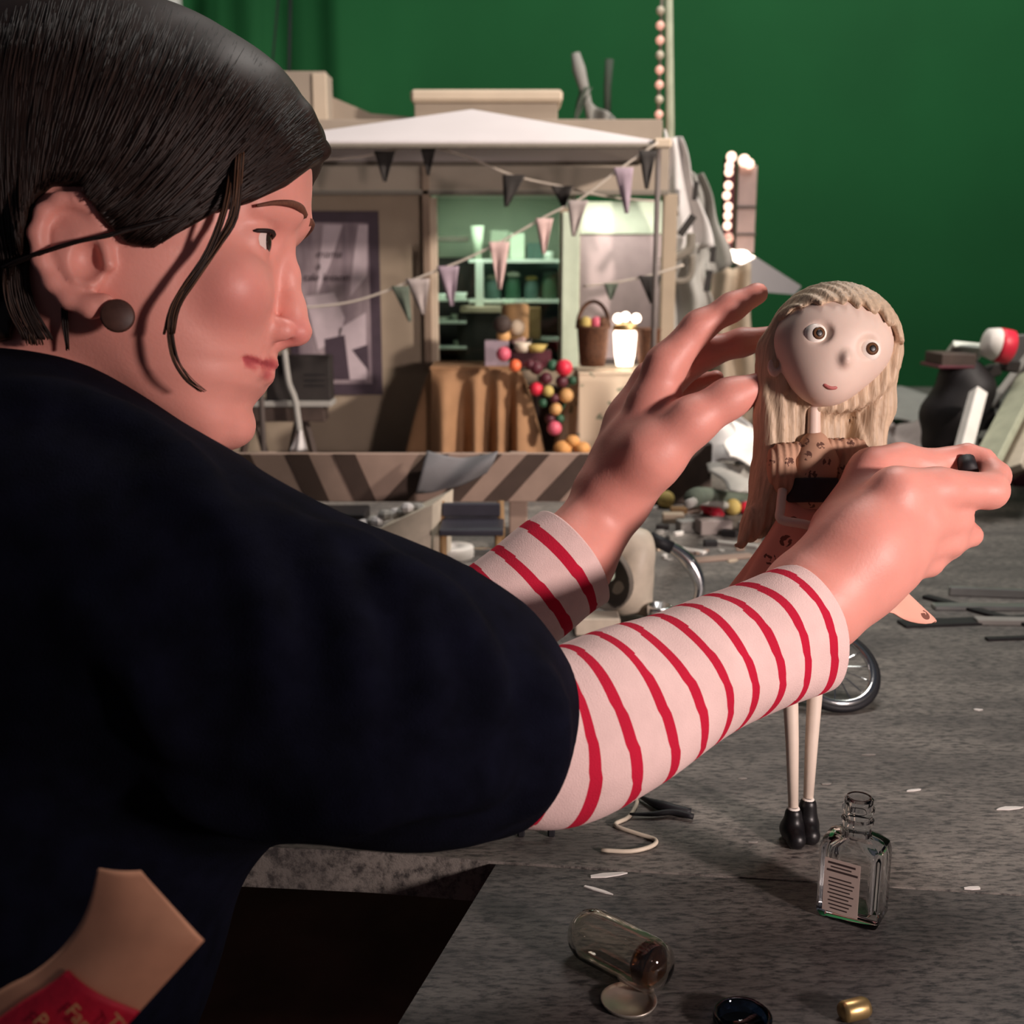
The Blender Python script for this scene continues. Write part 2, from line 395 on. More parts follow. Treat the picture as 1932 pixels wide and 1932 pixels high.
# head, worked out in pixel units on the plane d=.64 (x right, y away, z = picture v), symmetric about y=0
HD = .64; HS = HD/FPX
def hw(X, Y, V):
    o = P(0, 0, HD); X = np.asarray(X, float); Y = np.asarray(Y, float); V = np.asarray(V, float)
    return o[None, :]+np.outer(X*HS, E1)-np.outer(V*HS, UP)+np.outer(Y*HS, FW)
def hl(u, v, Y):
    k = (HD+Y*HS)/HD; return np.array((966+(u-966)*k, Y, 966+(v-966)*k))     # pixel -> head units for a point at offset Y
def interp(t, xs): return np.interp(t, [a for a, _ in xs], [b for _, b in xs]).astype(np.float32)
fld = Field((-150, -300, -44), (646, 300, 958), 6.0)
X, Y, Z = [fld.ax[i].reshape([-1 if k == i else 1 for k in range(3)]) for i in range(3)]
zf = fld.ax[2]
xf = interp(zf, [(250, 560), (319, 573), (384, 573), (410, 566), (432, 550), (460, 536), (500, 531), (540, 528), (580, 524), (611, 522), (640, 521), (660, 519), (684, 512), (698, 503), (712, 502), (732, 497), (750, 480), (768, 468), (800, 466), (825, 456), (845, 436), (870, 405)])
xb = interp(zf, [(250, -60), (480, -60), (600, 60), (680, 150), (740, 215), (800, 300), (845, 370), (870, 390)])
xc = interp(zf, [(250, 225), (560, 235), (660, 285), (740, 330), (800, 380), (845, 405), (870, 405)])
Wd = interp(zf, [(250, 215), (320, 220), (400, 226), (455, 234), (520, 238), (590, 222), (660, 196), (720, 168), (770, 135), (810, 104), (840, 74), (870, 40)])
xf, xb, xc, Wd = [q.reshape(1, 1, -1) for q in (xf, xb, xc, Wd)]
a = np.where(X > xc, xf-xc, xc-xb); p = 2.35
rr = (np.abs((X-xc)/a)**p+np.abs(Y/Wd)**p)**(1/p); f0 = (rr-1)*np.minimum(a, Wd)*.85
def smx(a, b, k):
    h = np.maximum(k-np.abs(a-b), 0)/k; return np.maximum(a, b)+h*h*k*.25
fld.F = smx(smx(f0, (290-Z)+0*f0, 30), (Z-858)+0*f0, 24).astype(np.float32)
fld.ell((205, 0, 330), (368, 240, 310), k=40)                       # skull
fld.cap((170, 0, 600), (20, 0, 940), 165, 175, k=60)                # neck
fld.chain([(538, 0, 462), (545, 0, 520), (552, 0, 580), (562, 0, 625)], [13, 17, 20, 27], k=26)  # nose ridge
fld.cap((545, 0, 632), (522, 0, 645), 18, 16, k=18)
for s in (-1, 1):
    fld.ell((533, s*36, 628), (30, 19, 23), k=14)                   # nostril wing
    fld.ell((545, s*23, 649), (20, 8, 9), k=5, sub=True)            # nostril
    fld.ell((470, s*120, 570), (60, 70, 60), k=50)                  # cheek
    fld.ell((540, s*98, 480), (36, 40, 26), k=26, sub=True)         # eye hollow
    fld.cap((558, s*40, 412), (518, s*130, 424), 16, 12, k=30)      # brow ridge
    fld.ell((490, s*98, 479), (44, 46, 44), k=10)                   # lids
    fld.ell((538, s*100, 480), (36, 38, 15), k=5, sub=True)          # opening between the lids
    fld.chain([(513, 0, 686), (502, s*50, 686), (480, s*94, 689)], [10, 10, 4], k=12)
    fld.chain([(503, 0, 708), (493, s*48, 706), (476, s*90, 696)], [13, 11, 4], k=12)
    fld.chain([(526, 0, 697), (510, s*50, 695), (482, s*100, 689)], [4, 4, 4], k=7, sub=True)
fld.ell((446, 0, 806), (32, 46, 34), k=30)                          # chin
# near and far ear
for s in (-1, 1):
    ey = 232
    e = lambda u, v, off=0: (lambda q: (q[0], s*(ey+off), q[2]))(hl(u, v, -(ey+off)))
    fld.ell(e(140, 478, 6), (58, 22, 84), R=None, k=16)
    hx = [(196, 432, 4), (178, 398, 14), (148, 378, 22), (112, 378, 26), (82, 400, 28), (68, 440, 28), (76, 490, 26), (98, 535, 22), (130, 566, 18), (170, 580, 14), (196, 574, 10)]
    fld.chain([e(*q) for q in hx], [10, 12, 13, 13, 13, 13, 13, 13, 15, 18, 19], k=12)
    fld.chain([e(108, 440, 18), e(112, 480, 18), e(140, 528, 16), e(172, 535, 14)], [8, 9, 9, 9], k=8)
    fld.ell(e(165, 490, 26), (28, 26, 34), k=10, sub=True)
    fld.cap(e(198, 462, 10), e(206, 500, 10), 11, 11, k=8)
V, Q = fld.mesh(); V = relax(V, Q, 4)
def dseg(V, a, b):
    a = np.array(a, float); b = np.array(b, float); t = np.clip(((V-a)@(b-a))/((b-a)@(b-a)), 0, 1); return np.linalg.norm(V-a-t[:, None]*(b-a), axis=1)
Vm = V.copy(); Vm[:, 1] = np.abs(Vm[:, 1])
dl = np.minimum.reduce([dseg(Vm, (515, 0, 688), (504, 50, 688)), dseg(Vm, (504, 50, 688), (486, 92, 690))+3, dseg(Vm, (505, 0, 708), (495, 48, 706))-1, dseg(Vm, (495, 48, 706), (482, 86, 696))+2])
lip = np.clip((14-dl)/7, 0, 1)
ns = np.clip(1-np.linalg.norm((Vm-np.array((560, 20, 632)))/np.array((55, 45, 45)), axis=1), 0, 1)*.35
fl = np.clip(1-np.linalg.norm((Vm-np.array((475, 150, 590)))/np.array((90, 90, 80)), axis=1), 0, 1)*.25
HV = hw(V[:, 0], V[:, 1], V[:, 2]); add_body(HV, Q[:, ::-1], np.maximum.reduce([lip, ns, fl]))   # picture v runs downward: flip the winding

# hands and arms
def hand(pts_fn, h=.0021):
    fldh, chains = pts_fn(); 
def arm_field(lo_hi_pts, h):
    a = np.array([q[0] for q in lo_hi_pts]); r = np.array([q[1] for q in lo_hi_pts])[:, None]
    return Field((a-r).min(0)-.01, (a+r).max(0)+.01, h)
FINGER_TIPS = []
def build_hand(spec, arm, h=.0022):
    allp = [pd(*q) for ch in spec+[arm] for q in ch[1]]
    f = arm_field(allp, h)
    for kk, ch in [arm]+spec:
        pr = [pd(*q) for q in ch]; f.chain([q[0] for q in pr], [q[1] for q in pr], k=kk)
    V, Q = f.mesh(); V = relax(V, Q, 2); add_body(V, Q)
# far (left) hand reaching up to the puppet's head
build_hand([
    (.012, [(1158, 930, .84, 66), (1205, 850, .835, 66), (1240, 770, .83, 52)]),
    (.012, [(1150, 925, .85, 60), (1195, 800, .862, 50), (1232, 720, .86, 42)]),
    (.010, [(1175, 880, .855, 55), (1225, 790, .872, 46), (1236, 765, .885, 36)]),
    (.007, [(1230, 760, .83, 46), (1256, 690, .826, 38), (1318, 617, .822, 29), (1380, 580, .818, 25), (1428, 554, .815, 21)]),           # index
    (.006, [(1238, 745, .855, 40), (1262, 712, .85, 34), (1336, 664, .842, 28), (1400, 646, .838, 25), (1462, 634, .834, 20)]),          # middle
    (.005, [(1236, 768, .882, 34), (1268, 742, .876, 28), (1312, 722, .868, 17), (1352, 712, .862, 14)]),                                # ring
    (.005, [(1225, 790, .895, 28), (1255, 790, .895, 22), (1290, 776, .888, 17)]),                                                       # little
    (.012, [(1172, 925, .83, 62), (1230, 858, .81, 58), (1305, 795, .80, 42), (1375, 752, .797, 33), (1436, 726, .795, 25)]),            # thumb
], (.012, [(420, 1120, .80, 120), (900, 1190, .80, 92), (1075, 1058, .825, 78), (1140, 965, .84, 68)]))
# near (right) hand behind the puppet's waist
build_hand([
    (.014, [(1540, 1125, .70, 88), (1620, 1040, .703, 84), (1690, 940, .705, 56)]),
    (.014, [(1545, 1120, .70, 85), (1640, 1040, .705, 70), (1735, 985, .71, 48)]),
    (.014, [(1545, 1130, .70, 80), (1630, 1070, .705, 66), (1705, 1035, .71, 46)]),
    (.012, [(1555, 1140, .70, 66), (1620, 1105, .705, 56), (1690, 1075, .71, 40)]),
    (.005, [(1690, 930, .703, 50), (1770, 925, .712, 42), (1868, 926, .722, 33), (1880, 898, .740, 25), (1856, 866, .750, 18), (1828, 850, .752, 15)]),        # index
    (.004, [(1735, 985, .708, 44), (1800, 982, .722, 34), (1806, 978, .755, 27), (1770, 968, .775, 22)]),                                 # middle
    (.004, [(1705, 1035, .708, 41), (1790, 1022, .722, 28), (1832, 1010, .736, 20), (1810, 1008, .765, 18)]),                             # ring
    (.004, [(1690, 1074, .708, 36), (1752, 1062, .722, 25), (1796, 1034, .734, 18), (1780, 1030, .752, 15)]),                             # little
    (.012, [(1590, 1000, .725, 60), (1650, 895, .745, 45), (1700, 872, .752, 30), (1752, 880, .755, 25), (1788, 868, .757, 24)]),        # thumb
], (.014, [(230, 1010, .54, 190), (600, 1250, .545, 160), (960, 1395, .585, 130), (1300, 1270, .64, 100), (1500, 1165, .692, 88)]), h=.0026)
V = np.concatenate(bodyV); Q = np.concatenate(bodyQ); A = np.concatenate(bodyA)
me = bpy.data.meshes.new('person'); person = bpy.data.objects.new('person', me); COL.objects.link(person)
PO = np.array((-.22, .62, -.1)); person.location = PO
me.from_pydata((V-PO).tolist(), [], Q.tolist()); me.update(); me.polygons.foreach_set('use_smooth', [True]*len(me.polygons))
at = me.attributes.new('lip', 'FLOAT', 'POINT'); at.data.foreach_set('value', A.astype(np.float32)); me.materials.append(MATS['skin'])
tag(person, 'person in navy sweater over red striped sleeves leaning in, reaching for a doll', 'person')

def person_part(name, V, Q, m, attr=None, A=None, smooth=True):
    me = bpy.data.meshes.new(name); o = bpy.data.objects.new(name, me); COL.objects.link(o); o.parent = person
    me.from_pydata((np.asarray(V)-PO).tolist(), [], [list(q) for q in Q]); me.update()
    if smooth: me.polygons.foreach_set('use_smooth', [True]*len(me.polygons))
    if attr: at = me.attributes.new(attr, 'FLOAT', 'POINT'); at.data.foreach_set('value', np.asarray(A, dtype=np.float32))
    me.materials.append(MATS[m]); return o
# eyes, lashes, brows
for s in (-1, 1):
    c = hw([490], [s*98], [479])[0]; r = 42*HS
    eye = MB().ball(c, r, 24, 16).build('eye', 'eye_white', person, smooth=True)
    fwd = E1*.97+FW*(-s*.0)-UP*.03; fwd = fwd/np.linalg.norm(fwd); x, y, z = frame_of(fwd); th = .48
    MB().lathe([(r*1.012*math.sin(t), r*1.012*math.cos(t)) for t in np.linspace(th, .001, 7)], c, R=(x, y, z), n=20).build('iris', 'iris', eye, smooth=True)
    b = MB(); path = [hw([490+46*math.cos(q)], [s*98+45*math.sin(q)*1.0], [467-4*math.cos(q)+5*math.sin(q)**2])[0] for q in np.linspace(-1.15, 1.15, 13)]
    b.tube(path, [.0005]+[.0013]*11+[.0005], 6); b.build('eyelashes', 'lash', person, smooth=True)
    b = MB(); path = [hw([x_], [s*y_], [v_])[0] for x_, y_, v_ in ((577, 26, 412), (577, 50, 408), (572, 80, 408), (561, 108, 412), (544, 134, 419), (520, 160, 431))]
    b.tube(spline(path, 4), list(np.interp(np.linspace(0, 1, 21), [0, .3, 1], [.0026, .0024, .0008])), 8, squash=1.0); b.build('eyebrow', 'brow', person, smooth=True)
q = hl(222, 596, -258); c = hw([q[0]], [-258], [q[2]])[0]
b = MB().lathe([(.0004, -.0016), (.0072, -.0016), (.0082, -.0004), (.0082, .0006), (.0072, .0016), (.0004, .0016)], c, axis=-FW+.25*E1, n=28); b.build('earring', 'earring', person, smooth=True)

# hair: a cap that follows the skull, then strands combed over it
hf = Field((-150, -300, -44), (646, 300, 958), 6.0)
hf.F = (fld.F-17).astype(np.float32)
hf.ell((170, 0, 318), (402, 268, 322), k=20)
hf.ell((400, 0, 262), (192, 236, 172), k=30)
hf.ell((300, 0, 335), (262, 268, 190), k=30)
hf.chain([(500, -60, 215), (560, -40, 250), (606, 0, 284)], [70, 44, 14], k=20)
hf.chain([(500, 60, 215), (560, 40, 250), (606, 0, 284)], [70, 44, 14], k=20)
hf.cap((-40, 0, 420), (-40, 0, 600), 175, 120, k=60)
hX, hY, hZ = [hf.ax[i].reshape([-1 if k == i else 1 for k in range(3)]) for i in range(3)]
kk = 1-np.minimum(np.abs(hY), 245)*HS/HD
pu = 966+(hX-966)/kk; pv = 966+(hZ-966)/kk                                      # where a point of the near half shows
edge = np.interp(pu, [-300, 20, 66, 100, 160, 200, 240, 290, 340, 400, 470, 540, 585, 640], [700, 640, 380, 352, 352, 420, 462, 468, 436, 404, 384, 352, 318, 292]).astype(np.float32)
edge = edge+0*hZ-70*np.clip(hY/120, 0, 1).astype(np.float32)*np.clip((pu-380)/120, 0, 1).astype(np.float32)
cut = (pv-edge)*.6
hf.F = smx(hf.F, cut.astype(np.float32), 10).astype(np.float32)
Vh, Qh = hf.mesh(); Vh = relax(Vh, Qh, 2)
tone = .25+.2*np.random.RandomState(3).rand(len(Vh))
person_part('hair', hw(Vh[:, 0], Vh[:, 1], Vh[:, 2]), Qh[:, ::-1], 'hair', 'tone', tone)
inside = hf.F < 0
first = np.where(inside.any(axis=1), inside.argmax(axis=1), -1)                    # nearest layer seen from the near side
def hair_y(x, z):
    i = int(round((x-hf.lo[0])/6)); k = int(round((z-hf.lo[2])/6))
    if not (0 <= i < hf.n[0] and 0 <= k < hf.n[2]): return None
    j = first[i, k]; return None if j < 0 else hf.lo[1]+6*j
R = random.Random(11); hb = MB()
def lerp(a, b, t): return a+(b-a)*t
def on_path(path, t):
    n = len(path)-1; i = min(int(t*n), n-1); w = t*n-i; return (lerp(path[i][0], path[i+1][0], w), lerp(path[i][1], path[i+1][1], w))
roots = [(612, 292), (606, 256), (575, 198), (515, 135), (435, 78), (345, 30), (250, 2), (150, -6), (60, 8), (-20, 44), (-100, 120)]
ctrl = [(520, 350), (500, 330), (450, 345), (390, 330), (330, 320), (250, 300), (160, 270), (80, 250), (0, 260), (-60, 280), (-120, 300)]
ends = [(330, 446), (296, 470), (262, 474), (228, 458), (190, 415), (160, 380), (110, 372), (70, 400), (40, 470), (0, 560), (-60, 600)]
for i in range(4200):
    t = R.random(); a, c, e_ = on_path(roots, t), on_path(ctrl, t), on_path(ends, t); j = R.uniform(-14, 14); pts = []
    t0 = R.uniform(-.02, .42); t1 = min(1.02, t0+R.uniform(.5, .9))
    lift = R.uniform(-1.5, 2.0)
    for w in np.linspace(t0, t1, 12):
        u = (1-w)**2*a[0]+2*w*(1-w)*c[0]+w*w*e_[0]+j*math.sin(w*3); v = (1-w)**2*a[1]+2*w*(1-w)*c[1]+w*w*e_[1]+j*.5
        yy = None
        for Yt in range(-288, 12, 5):
            q = hl(u, v, Yt); i_ = int(round((q[0]-hf.lo[0])/6)); j_ = int(round((Yt-hf.lo[1])/6)); k_ = int(round((q[2]-hf.lo[2])/6))
            if 0 <= i_ < hf.n[0] and 0 <= j_ < hf.n[1] and 0 <= k_ < hf.n[2] and hf.F[i_, j_, k_] < 0:
                yy = Yt-max(0.0, min(5.0, 5.0+float(hf.F[i_, j_, k_]))); break
        if yy is None: continue
        pts.append(hw([q[0]], [yy-lift-(3 if w > .1 else 0)], [q[2]])[0])
    if len(pts) < 5: continue
    pts = [pts[0]]+[(pts[k-1]+pts[k]*2+pts[k+1])/4 for k in range(1, len(pts)-1)]+[pts[-1]]
    n = len(pts); r = R.uniform(.0003, .0009); tn = .15+.4*R.random()**2
    hb.tube(pts, [r*(.1+.9*math.sin(math.pi*(k+.2)/(n-.6))) for k in range(n)], 4, attr=[tn]*n)
# loose locks: in front of the ear, over the ear, at the nape
def lock(px, y0, n, spread, r, tn0):
    for _ in range(n):
        ph = R.uniform(-spread, spread); pts = []; wob = R.uniform(0, 6)
        for k, (u, v, yy) in enumerate(px):
            f_ = k/(len(px)-1); q = hl(u+ph*(.5+f_*.5)+2*math.sin(wob+f_*5), v+R.uniform(-2, 2), yy-R.uniform(0, 6)); pts.append(hw([q[0]], [q[1]], [q[2]])[0])
        pts = spline(pts, 4); m = len(pts)
        hb.tube(pts, [r*(1.15-.85*k/m) for k in range(m)], 5, attr=[min(1, tn0+R.uniform(-.2, .25))]*m)
lock([(456, 230, -140), (450, 320, -216), (440, 410, -222), (405, 470, -240), (362, 530, -252), (330, 580, -250), (318, 630, -242)], 0, 46, 11, .0005, .55)
lock([(440, 250, -150), (430, 365, -228), (395, 470, -242), (345, 545, -252), (322, 600, -248), (328, 670, -232), (352, 712, -215), (382, 738, -200)], 0, 18, 6, .00045, .6)
lock([(330, 410, -250), (250, 432, -268), (200, 445, -276), (150, 455, -282), (100, 470, -278), (40, 490, -262), (10, 505, -250)], 0, 40, 9, .0006, .12)
lock([(60, 390, -250), (40, 450, -240), (30, 520, -225), (40, 580, -210), (70, 640, -200)], 0, 90, 30, .0006, .4)
lock([(10, 400, -240), (20, 500, -220), (50, 580, -205), (66, 650, -198)], 0, 40, 16, .0006, .5)
lock([(120, 545, -215), (122, 600, -205), (128, 660, -190)], 0, 5, 4, .0008, .3)
o = hb.build('hair_strands', 'hair', person, smooth=True, attr='tone'); o['kind'] = 'stuff'

# sweater
sw = [('t', .05, [(110, 1010, .62, 280), (80, 1300, .63, 400), (-30, 1700, .60, 410), (-120, 2100, .6, 400)]),
      ('s', .05, [(-220, 950, .56, 285), (20, 1000, .55, 280), (330, 1136, .535, 250)]),
      ('u', .04, [(330, 1136, .535, 250), (560, 1262, .54, 252), (740, 1312, .55, 232), (860, 1350, .57, 196), (935, 1384, .587, 158)]),
      ('b', .05, [(280, 1230, .60, 340), (410, 1310, .60, 270)]),
      ('f', .04, [(150, 1000, .70, 230), (420, 1110, .79, 150), (800, 1190, .80, 116), (888, 1192, .80, 100)])]
ap = [pd(*q) for _, _, ch in sw for q in ch]; f = arm_field(ap, .0052)
for _, k_, ch in sw:
    pr = [pd(*q) for q in ch]; f.chain([q[0] for q in pr], [q[1] for q in pr], k=k_)
# soft pulled folds along the upper arm, a rolled edge at the elbow, a collar
def front(u, v):
    for d in np.arange(.40, .80, .003):
        q = (P(u, v, d)-f.lo)/f.h; i_, j_, k_ = [int(round(t)) for t in q]
        if 0 <= i_ < f.n[0] and 0 <= j_ < f.n[1] and 0 <= k_ < f.n[2] and f.F[i_, j_, k_] < 0: return d
    return None
F0 = f.F.copy()
folds = [([(500, 985), (600, 1060), (660, 1180), (680, 1320)], 15), ([(640, 1015), (740, 1100), (800, 1220), (810, 1350)], 14), ([(740, 1075), (840, 1140), (900, 1240), (920, 1340)], 12), ([(300, 900), (430, 1000), (500, 1150), (520, 1320)], 16),
         ([(560, 1480), (700, 1490), (840, 1490), (940, 1470)], 14), ([(330, 1500), (480, 1540), (620, 1540), (740, 1520)], 15), ([(1000, 1270), (1030, 1340), (1030, 1430), (1000, 1510)], 15), ([(30, 745), (140, 768), (260, 815), (380, 895)], 15), ([(150, 1150), (260, 1250), (330, 1400)], 18)]
for pts_, r_ in folds:
    sp = [np.array(q) for q in spline([np.array(q, float) for q in pts_], 3)]; ch = []
    for q in sp:
        d = front(q[0], q[1])
        if d is not None: ch.append((P(q[0], q[1], d+r_*.45*d/FPX), r_*d/FPX))
    if len(ch) > 1: f.chain([q[0] for q in ch], [q[1] for q in ch], k=.016)
V, Q = f.mesh(); V = relax(V, Q, 3); person_part('sweater', V, Q, 'sweater')

# striped sleeves: swept tubes with a turned-in cuff
def sleeve(px, period, width, phase, wr, seed, n=64, seg=10):
    pr = [pd(*q) for q in px]; pts = spline([np.append(q[0], q[1]) for q in pr], seg); pts = np.array(pts)
    L = np.concatenate(([0], np.cumsum(np.linalg.norm(np.diff(pts[:, :3], axis=0), axis=1)))); tot = L[-1]
    m = int(tot/.0009); s_ = np.linspace(0, tot, m); C = np.stack([np.interp(s_, L, pts[:, i]) for i in range(4)], 1)
    x = None; vs = []; at = []; rr_ = random.Random(seed); ph = [rr_.uniform(0, 6.28) for _ in range(6)]
    rings = list(range(m))+[-1, -2, -3]
    for ri in rings:
        i = ri if ri >= 0 else m-1+3*(ri+1)-1; inn = 1.0 if ri >= 0 else (.965, .93, .93)[-ri-1]
        t = C[min(i+1, m-1), :3]-C[max(i-1, 0), :3]; t /= np.linalg.norm(t)
        if x is None: x, _, _ = frame_of(t)
        x = x-t*np.dot(x, t); x /= np.linalg.norm(x); y = np.cross(t, x); dist = tot-s_[i]
        for k in range(n):
            a_ = 2*math.pi*k/n
            r = C[i, 3]*inn*(1+wr*(.5*math.sin(3*a_+ph[0]+s_[i]*30)+.35*math.sin(s_[i]*95+2*a_+ph[1])*math.sin(a_+ph[2])+.25*math.sin(5*a_-s_[i]*60+ph[3])))
            vs.append(C[i, :3]+r*(math.cos(a_)*x+math.sin(a_)*y))
            dd = dist+.0012*math.sin(2*a_+ph[4]); at.append(1.0 if ((dd-phase) % period) < width and dd > phase*.8 else 0.0)
    fs = [(i*n+k, i*n+(k+1) % n, (i+1)*n+(k+1) % n, (i+1)*n+k) for i in range(len(rings)-1) for k in range(n)]
    return person_part('striped_sleeve', vs, fs, 'striped_jersey', 'stripe', at)
sleeve([(930, 1400, .575, 150), (1040, 1392, .592, 164), (1150, 1352, .61, 156), (1300, 1276, .643, 132), (1420, 1222, .67, 124), (1508, 1186, .69, 124)], .0222, .0062, .009, .05, 4)
sleeve([(850, 1215, .80, 96), (960, 1148, .81, 106), (1040, 1082, .82, 106), (1082, 1050, .826, 106)], .0260, .0075, .013, .04, 9)
# ------------------------------------------------------------------ doll held up between the hands
mat('doll_skin', (222, 198, 184), .5, var=.03, scale=60, sss=.1)
mat('doll_hair', (192, 168, 142), .55, var=.16, scale=60, bump=.5, bscale=55, stretch=(6, 6, .7))
mat('doll_white', (246, 238, 228), .3, var=0)
mat('doll_iris', (96, 66, 44), .3, var=.2, scale=900)
mat('doll_black', (20, 18, 20), .4, var=.1)
mat('doll_lip', (176, 96, 92), .5, var=0)
mat('doll_limb', (226, 208, 192), .5, var=.04)
mat('sash', (44, 38, 42), .8, var=.15, scale=300)
def print_mat(name, base, ink, scale, thr, rough=.85):
    m = bpy.data.materials.new(name); m.use_nodes = True; nt = m.node_tree; b = nt.nodes['Principled BSDF']; N = nt.nodes.new; L = nt.links.new
    tc = N('ShaderNodeTexCoord'); v = N('ShaderNodeTexVoronoi'); v.inputs['Scale'].default_value = scale; L(tc.outputs['Object'], v.inputs['Vector'])
    n = N('ShaderNodeTexNoise'); n.inputs['Scale'].default_value = scale*4.5; n.inputs['Detail'].default_value = 1; L(tc.outputs['Object'], n.inputs['Vector'])
    a = N('ShaderNodeMath'); a.operation = 'LESS_THAN'; L(v.outputs['Distance'], a.inputs[0]); a.inputs[1].default_value = thr
    c = N('ShaderNodeMath'); c.operation = 'GREATER_THAN'; L(n.outputs[0], c.inputs[0]); c.inputs[1].default_value = .5
    d = N('ShaderNodeMath'); d.operation = 'MULTIPLY'; L(a.outputs[0], d.inputs[0]); L(c.outputs[0], d.inputs[1])
    mx = N('ShaderNodeMix'); mx.data_type = 'RGBA'; L(d.outputs[0], mx.inputs[0]); mx.inputs[6].default_value = lin(base); mx.inputs[7].default_value = lin(ink)
    L(mx.outputs[2], b.inputs['Base Color']); b.inputs['Roughness'].default_value = rough; MATS[name] = m
print_mat('print_tan', (190, 148, 122), (104, 70, 58), 90, .34)
print_mat('print_pink', (236, 172, 152), (120, 74, 62), 62, .26)
DD = .775; DS = DD/FPX
def dw(u, v, Y=0): return P(u, v, DD)+Y*DS*FW
feet = dw(1512, 1590)
doll = empty('doll', (feet[0], feet[1], 0), 'blonde doll in a printed pink dress with a black sash and thin legs', 'doll')
def doll_part(name, f, m, up=None, it=2):
    V, Q = f.mesh(); V = relax(V, Q, it); Wv = P(0, 0, DD)[None]+np.outer(V[:, 0]*DS, E1)-np.outer(V[:, 2]*DS, UP)+np.outer(V[:, 1]*DS, FW)
    b = MB(); b.add(Wv, Q[:, ::-1].tolist()); return b.build(name, m, up or doll, smooth=True)
f = Field((1430, -130, 520), (1730, 130, 860), 3.2)
f.ell((1570, 0, 648), (112, 98, 94)); f.ell((1549, -26, 716), (48, 50, 48), k=60)
f.ell((1568, -94, 690), (10, 15, 13), k=12); f.cap((1538, 6, 740), (1538, 10, 845), 11, 13, k=10)
for eu, ev, ey in ((1462, 692, 0), (1660, 735, 20)): f.ell((eu, ey, ev), (14, 10, 20), k=6); f.ell((eu+2, ey-10, ev-4), (6, 8, 9), k=3, sub=True)
for eu, ev in ((1519, 640), (1618, 668)): f.ell((eu, -94, ev), (26, 18, 22), k=8, sub=True)
dh = doll_part('head', f, 'doll_skin')
for eu, ev, ey in ((1520, 642, -67), (1617, 670, -66)):
    e = MB().ball(dw(eu, ev, ey), 23*DS, 24, 16).build('eye', 'doll_white', dh, smooth=True)
    x, y, z = frame_of(-FW+.1*E1)
    MB().lathe([(23.4*DS*math.sin(t), 23.4*DS*math.cos(t)) for t in np.linspace(.52, .001, 6)], dw(eu, ev, ey), R=(x, y, z), n=20).build('iris', 'doll_iris', dh, smooth=True)
    MB().lathe([(23.7*DS*math.sin(t), 23.7*DS*math.cos(t)) for t in np.linspace(.26, .001, 5)], dw(eu, ev, ey), R=(x, y, z), n=16).build('pupil', 'doll_black', dh, smooth=True)
b = MB().tube(spline([dw(1532, 732, -76), dw(1545, 740, -77), dw(1558, 739, -76)], 5), [.0006]+[.0013]*9+[.0006], 8); b.build('mouth', 'doll_lip', dh, smooth=True)
f = Field((1370, -150, 500), (1740, 170, 1060), 4.0)
f.ell((1577, 14, 655), (127, 118, 124))
f.chain([(1480, 40, 660), (1484, 55, 780), (1474, 55, 900), (1440, 50, 985), (1402, 40, 1030)], [44, 46, 42, 26, 8], k=20)
f.chain([(1540, 90, 680), (1545, 85, 820), (1560, 80, 900)], [90, 66, 40], k=24)
f.chain([(1668, 40, 660), (1668, 60, 760), (1650, 66, 850), (1630, 60, 900)], [40, 36, 34, 26], k=20)
aX, aY, aZ = [f.ax[i].reshape([-1 if k == i else 1 for k in range(3)]) for i in range(3)]
fr_edge = np.interp(aX, [1430, 1462, 1500, 1560, 1600, 1640, 1690, 1730], [640, 606, 588, 584, 592, 606, 648, 690]).astype(np.float32)+5*np.sin(aX*.21).astype(np.float32)
cutf = np.minimum(np.minimum((aZ-fr_edge), (-8-aY)), 3e3*np.ones_like(aZ))
f.F = smx(f.F, cutf.astype(np.float32), 10).astype(np.float32)
# combed grooves
f.F = f.F+(2.6*np.sin(aX*.30+aY*.17+np.sin(aZ*.02)*2)).astype(np.float32)
doll_part('hair', f, 'doll_hair', it=1)
f = Field((1420, -70, 790), (1680, 90, 960), 3.0)
f.chain([(1540, 12, 838), (1540, 10, 870), (1535, 8, 930)], [26, 42, 40], k=14)
doll_part('bodice', f, 'print_tan')
for su, sv, tl in ((1480, 886, 12), (1612, 876, -16)):
    f = Field((su-60, -50, sv-80), (su+60, 70, sv+80), 3.0); f.ell((su, 10, sv), (31, 30, 50), R=rotm('Y', tl), k=0); f.cap((su+(12 if su < 1540 else -14), 10, sv-30), (1540, 10, 850), 20, 22, k=14)
    f.F = f.F+(1.6*np.sin(f.ax[0]*.5).reshape(-1, 1, 1)).astype(np.float32); doll_part('puff_sleeve', f, 'print_tan')
f = Field((1440, -70, 870), (1640, 90, 980), 3.0); f.cap((1536, 8, 906), (1533, 8, 944), 47, 47); 
zz = f.ax[2].reshape(1, 1, -1); f.F = smx(smx(f.F, (902-zz)+0*f.F, 4), (zz-948)+0*f.F, 4).astype(np.float32); doll_part('sash', f, 'sash')
def skirt(a, c):
    ang = 2*math.pi*a; t = c; cu = 1532+t*t*36; cv = 945+t*205; r = 44+t**1.25*152; w = 1+.07*t*math.sin(9*ang)
    return dw(cu+r*w*math.cos(ang), cv+.10*r*w*math.cos(ang)*t+t*8*math.sin(7*ang), 14+r*.42*w*math.sin(ang))
b = MB().sheet(skirt, 90, 20, .0012); b.build('skirt', 'print_pink', doll, smooth=True)
b = MB().tube(spline([dw(1474, 925, -10), dw(1466, 958, -30), dw(1463, 980, -48), dw(1500, 988, -62), dw(1556, 1002, -60)], 4), .0031, 12)
b.ball(dw(1558, 1002, -60), .0036); b.build('arm', 'doll_limb', doll, smooth=True)
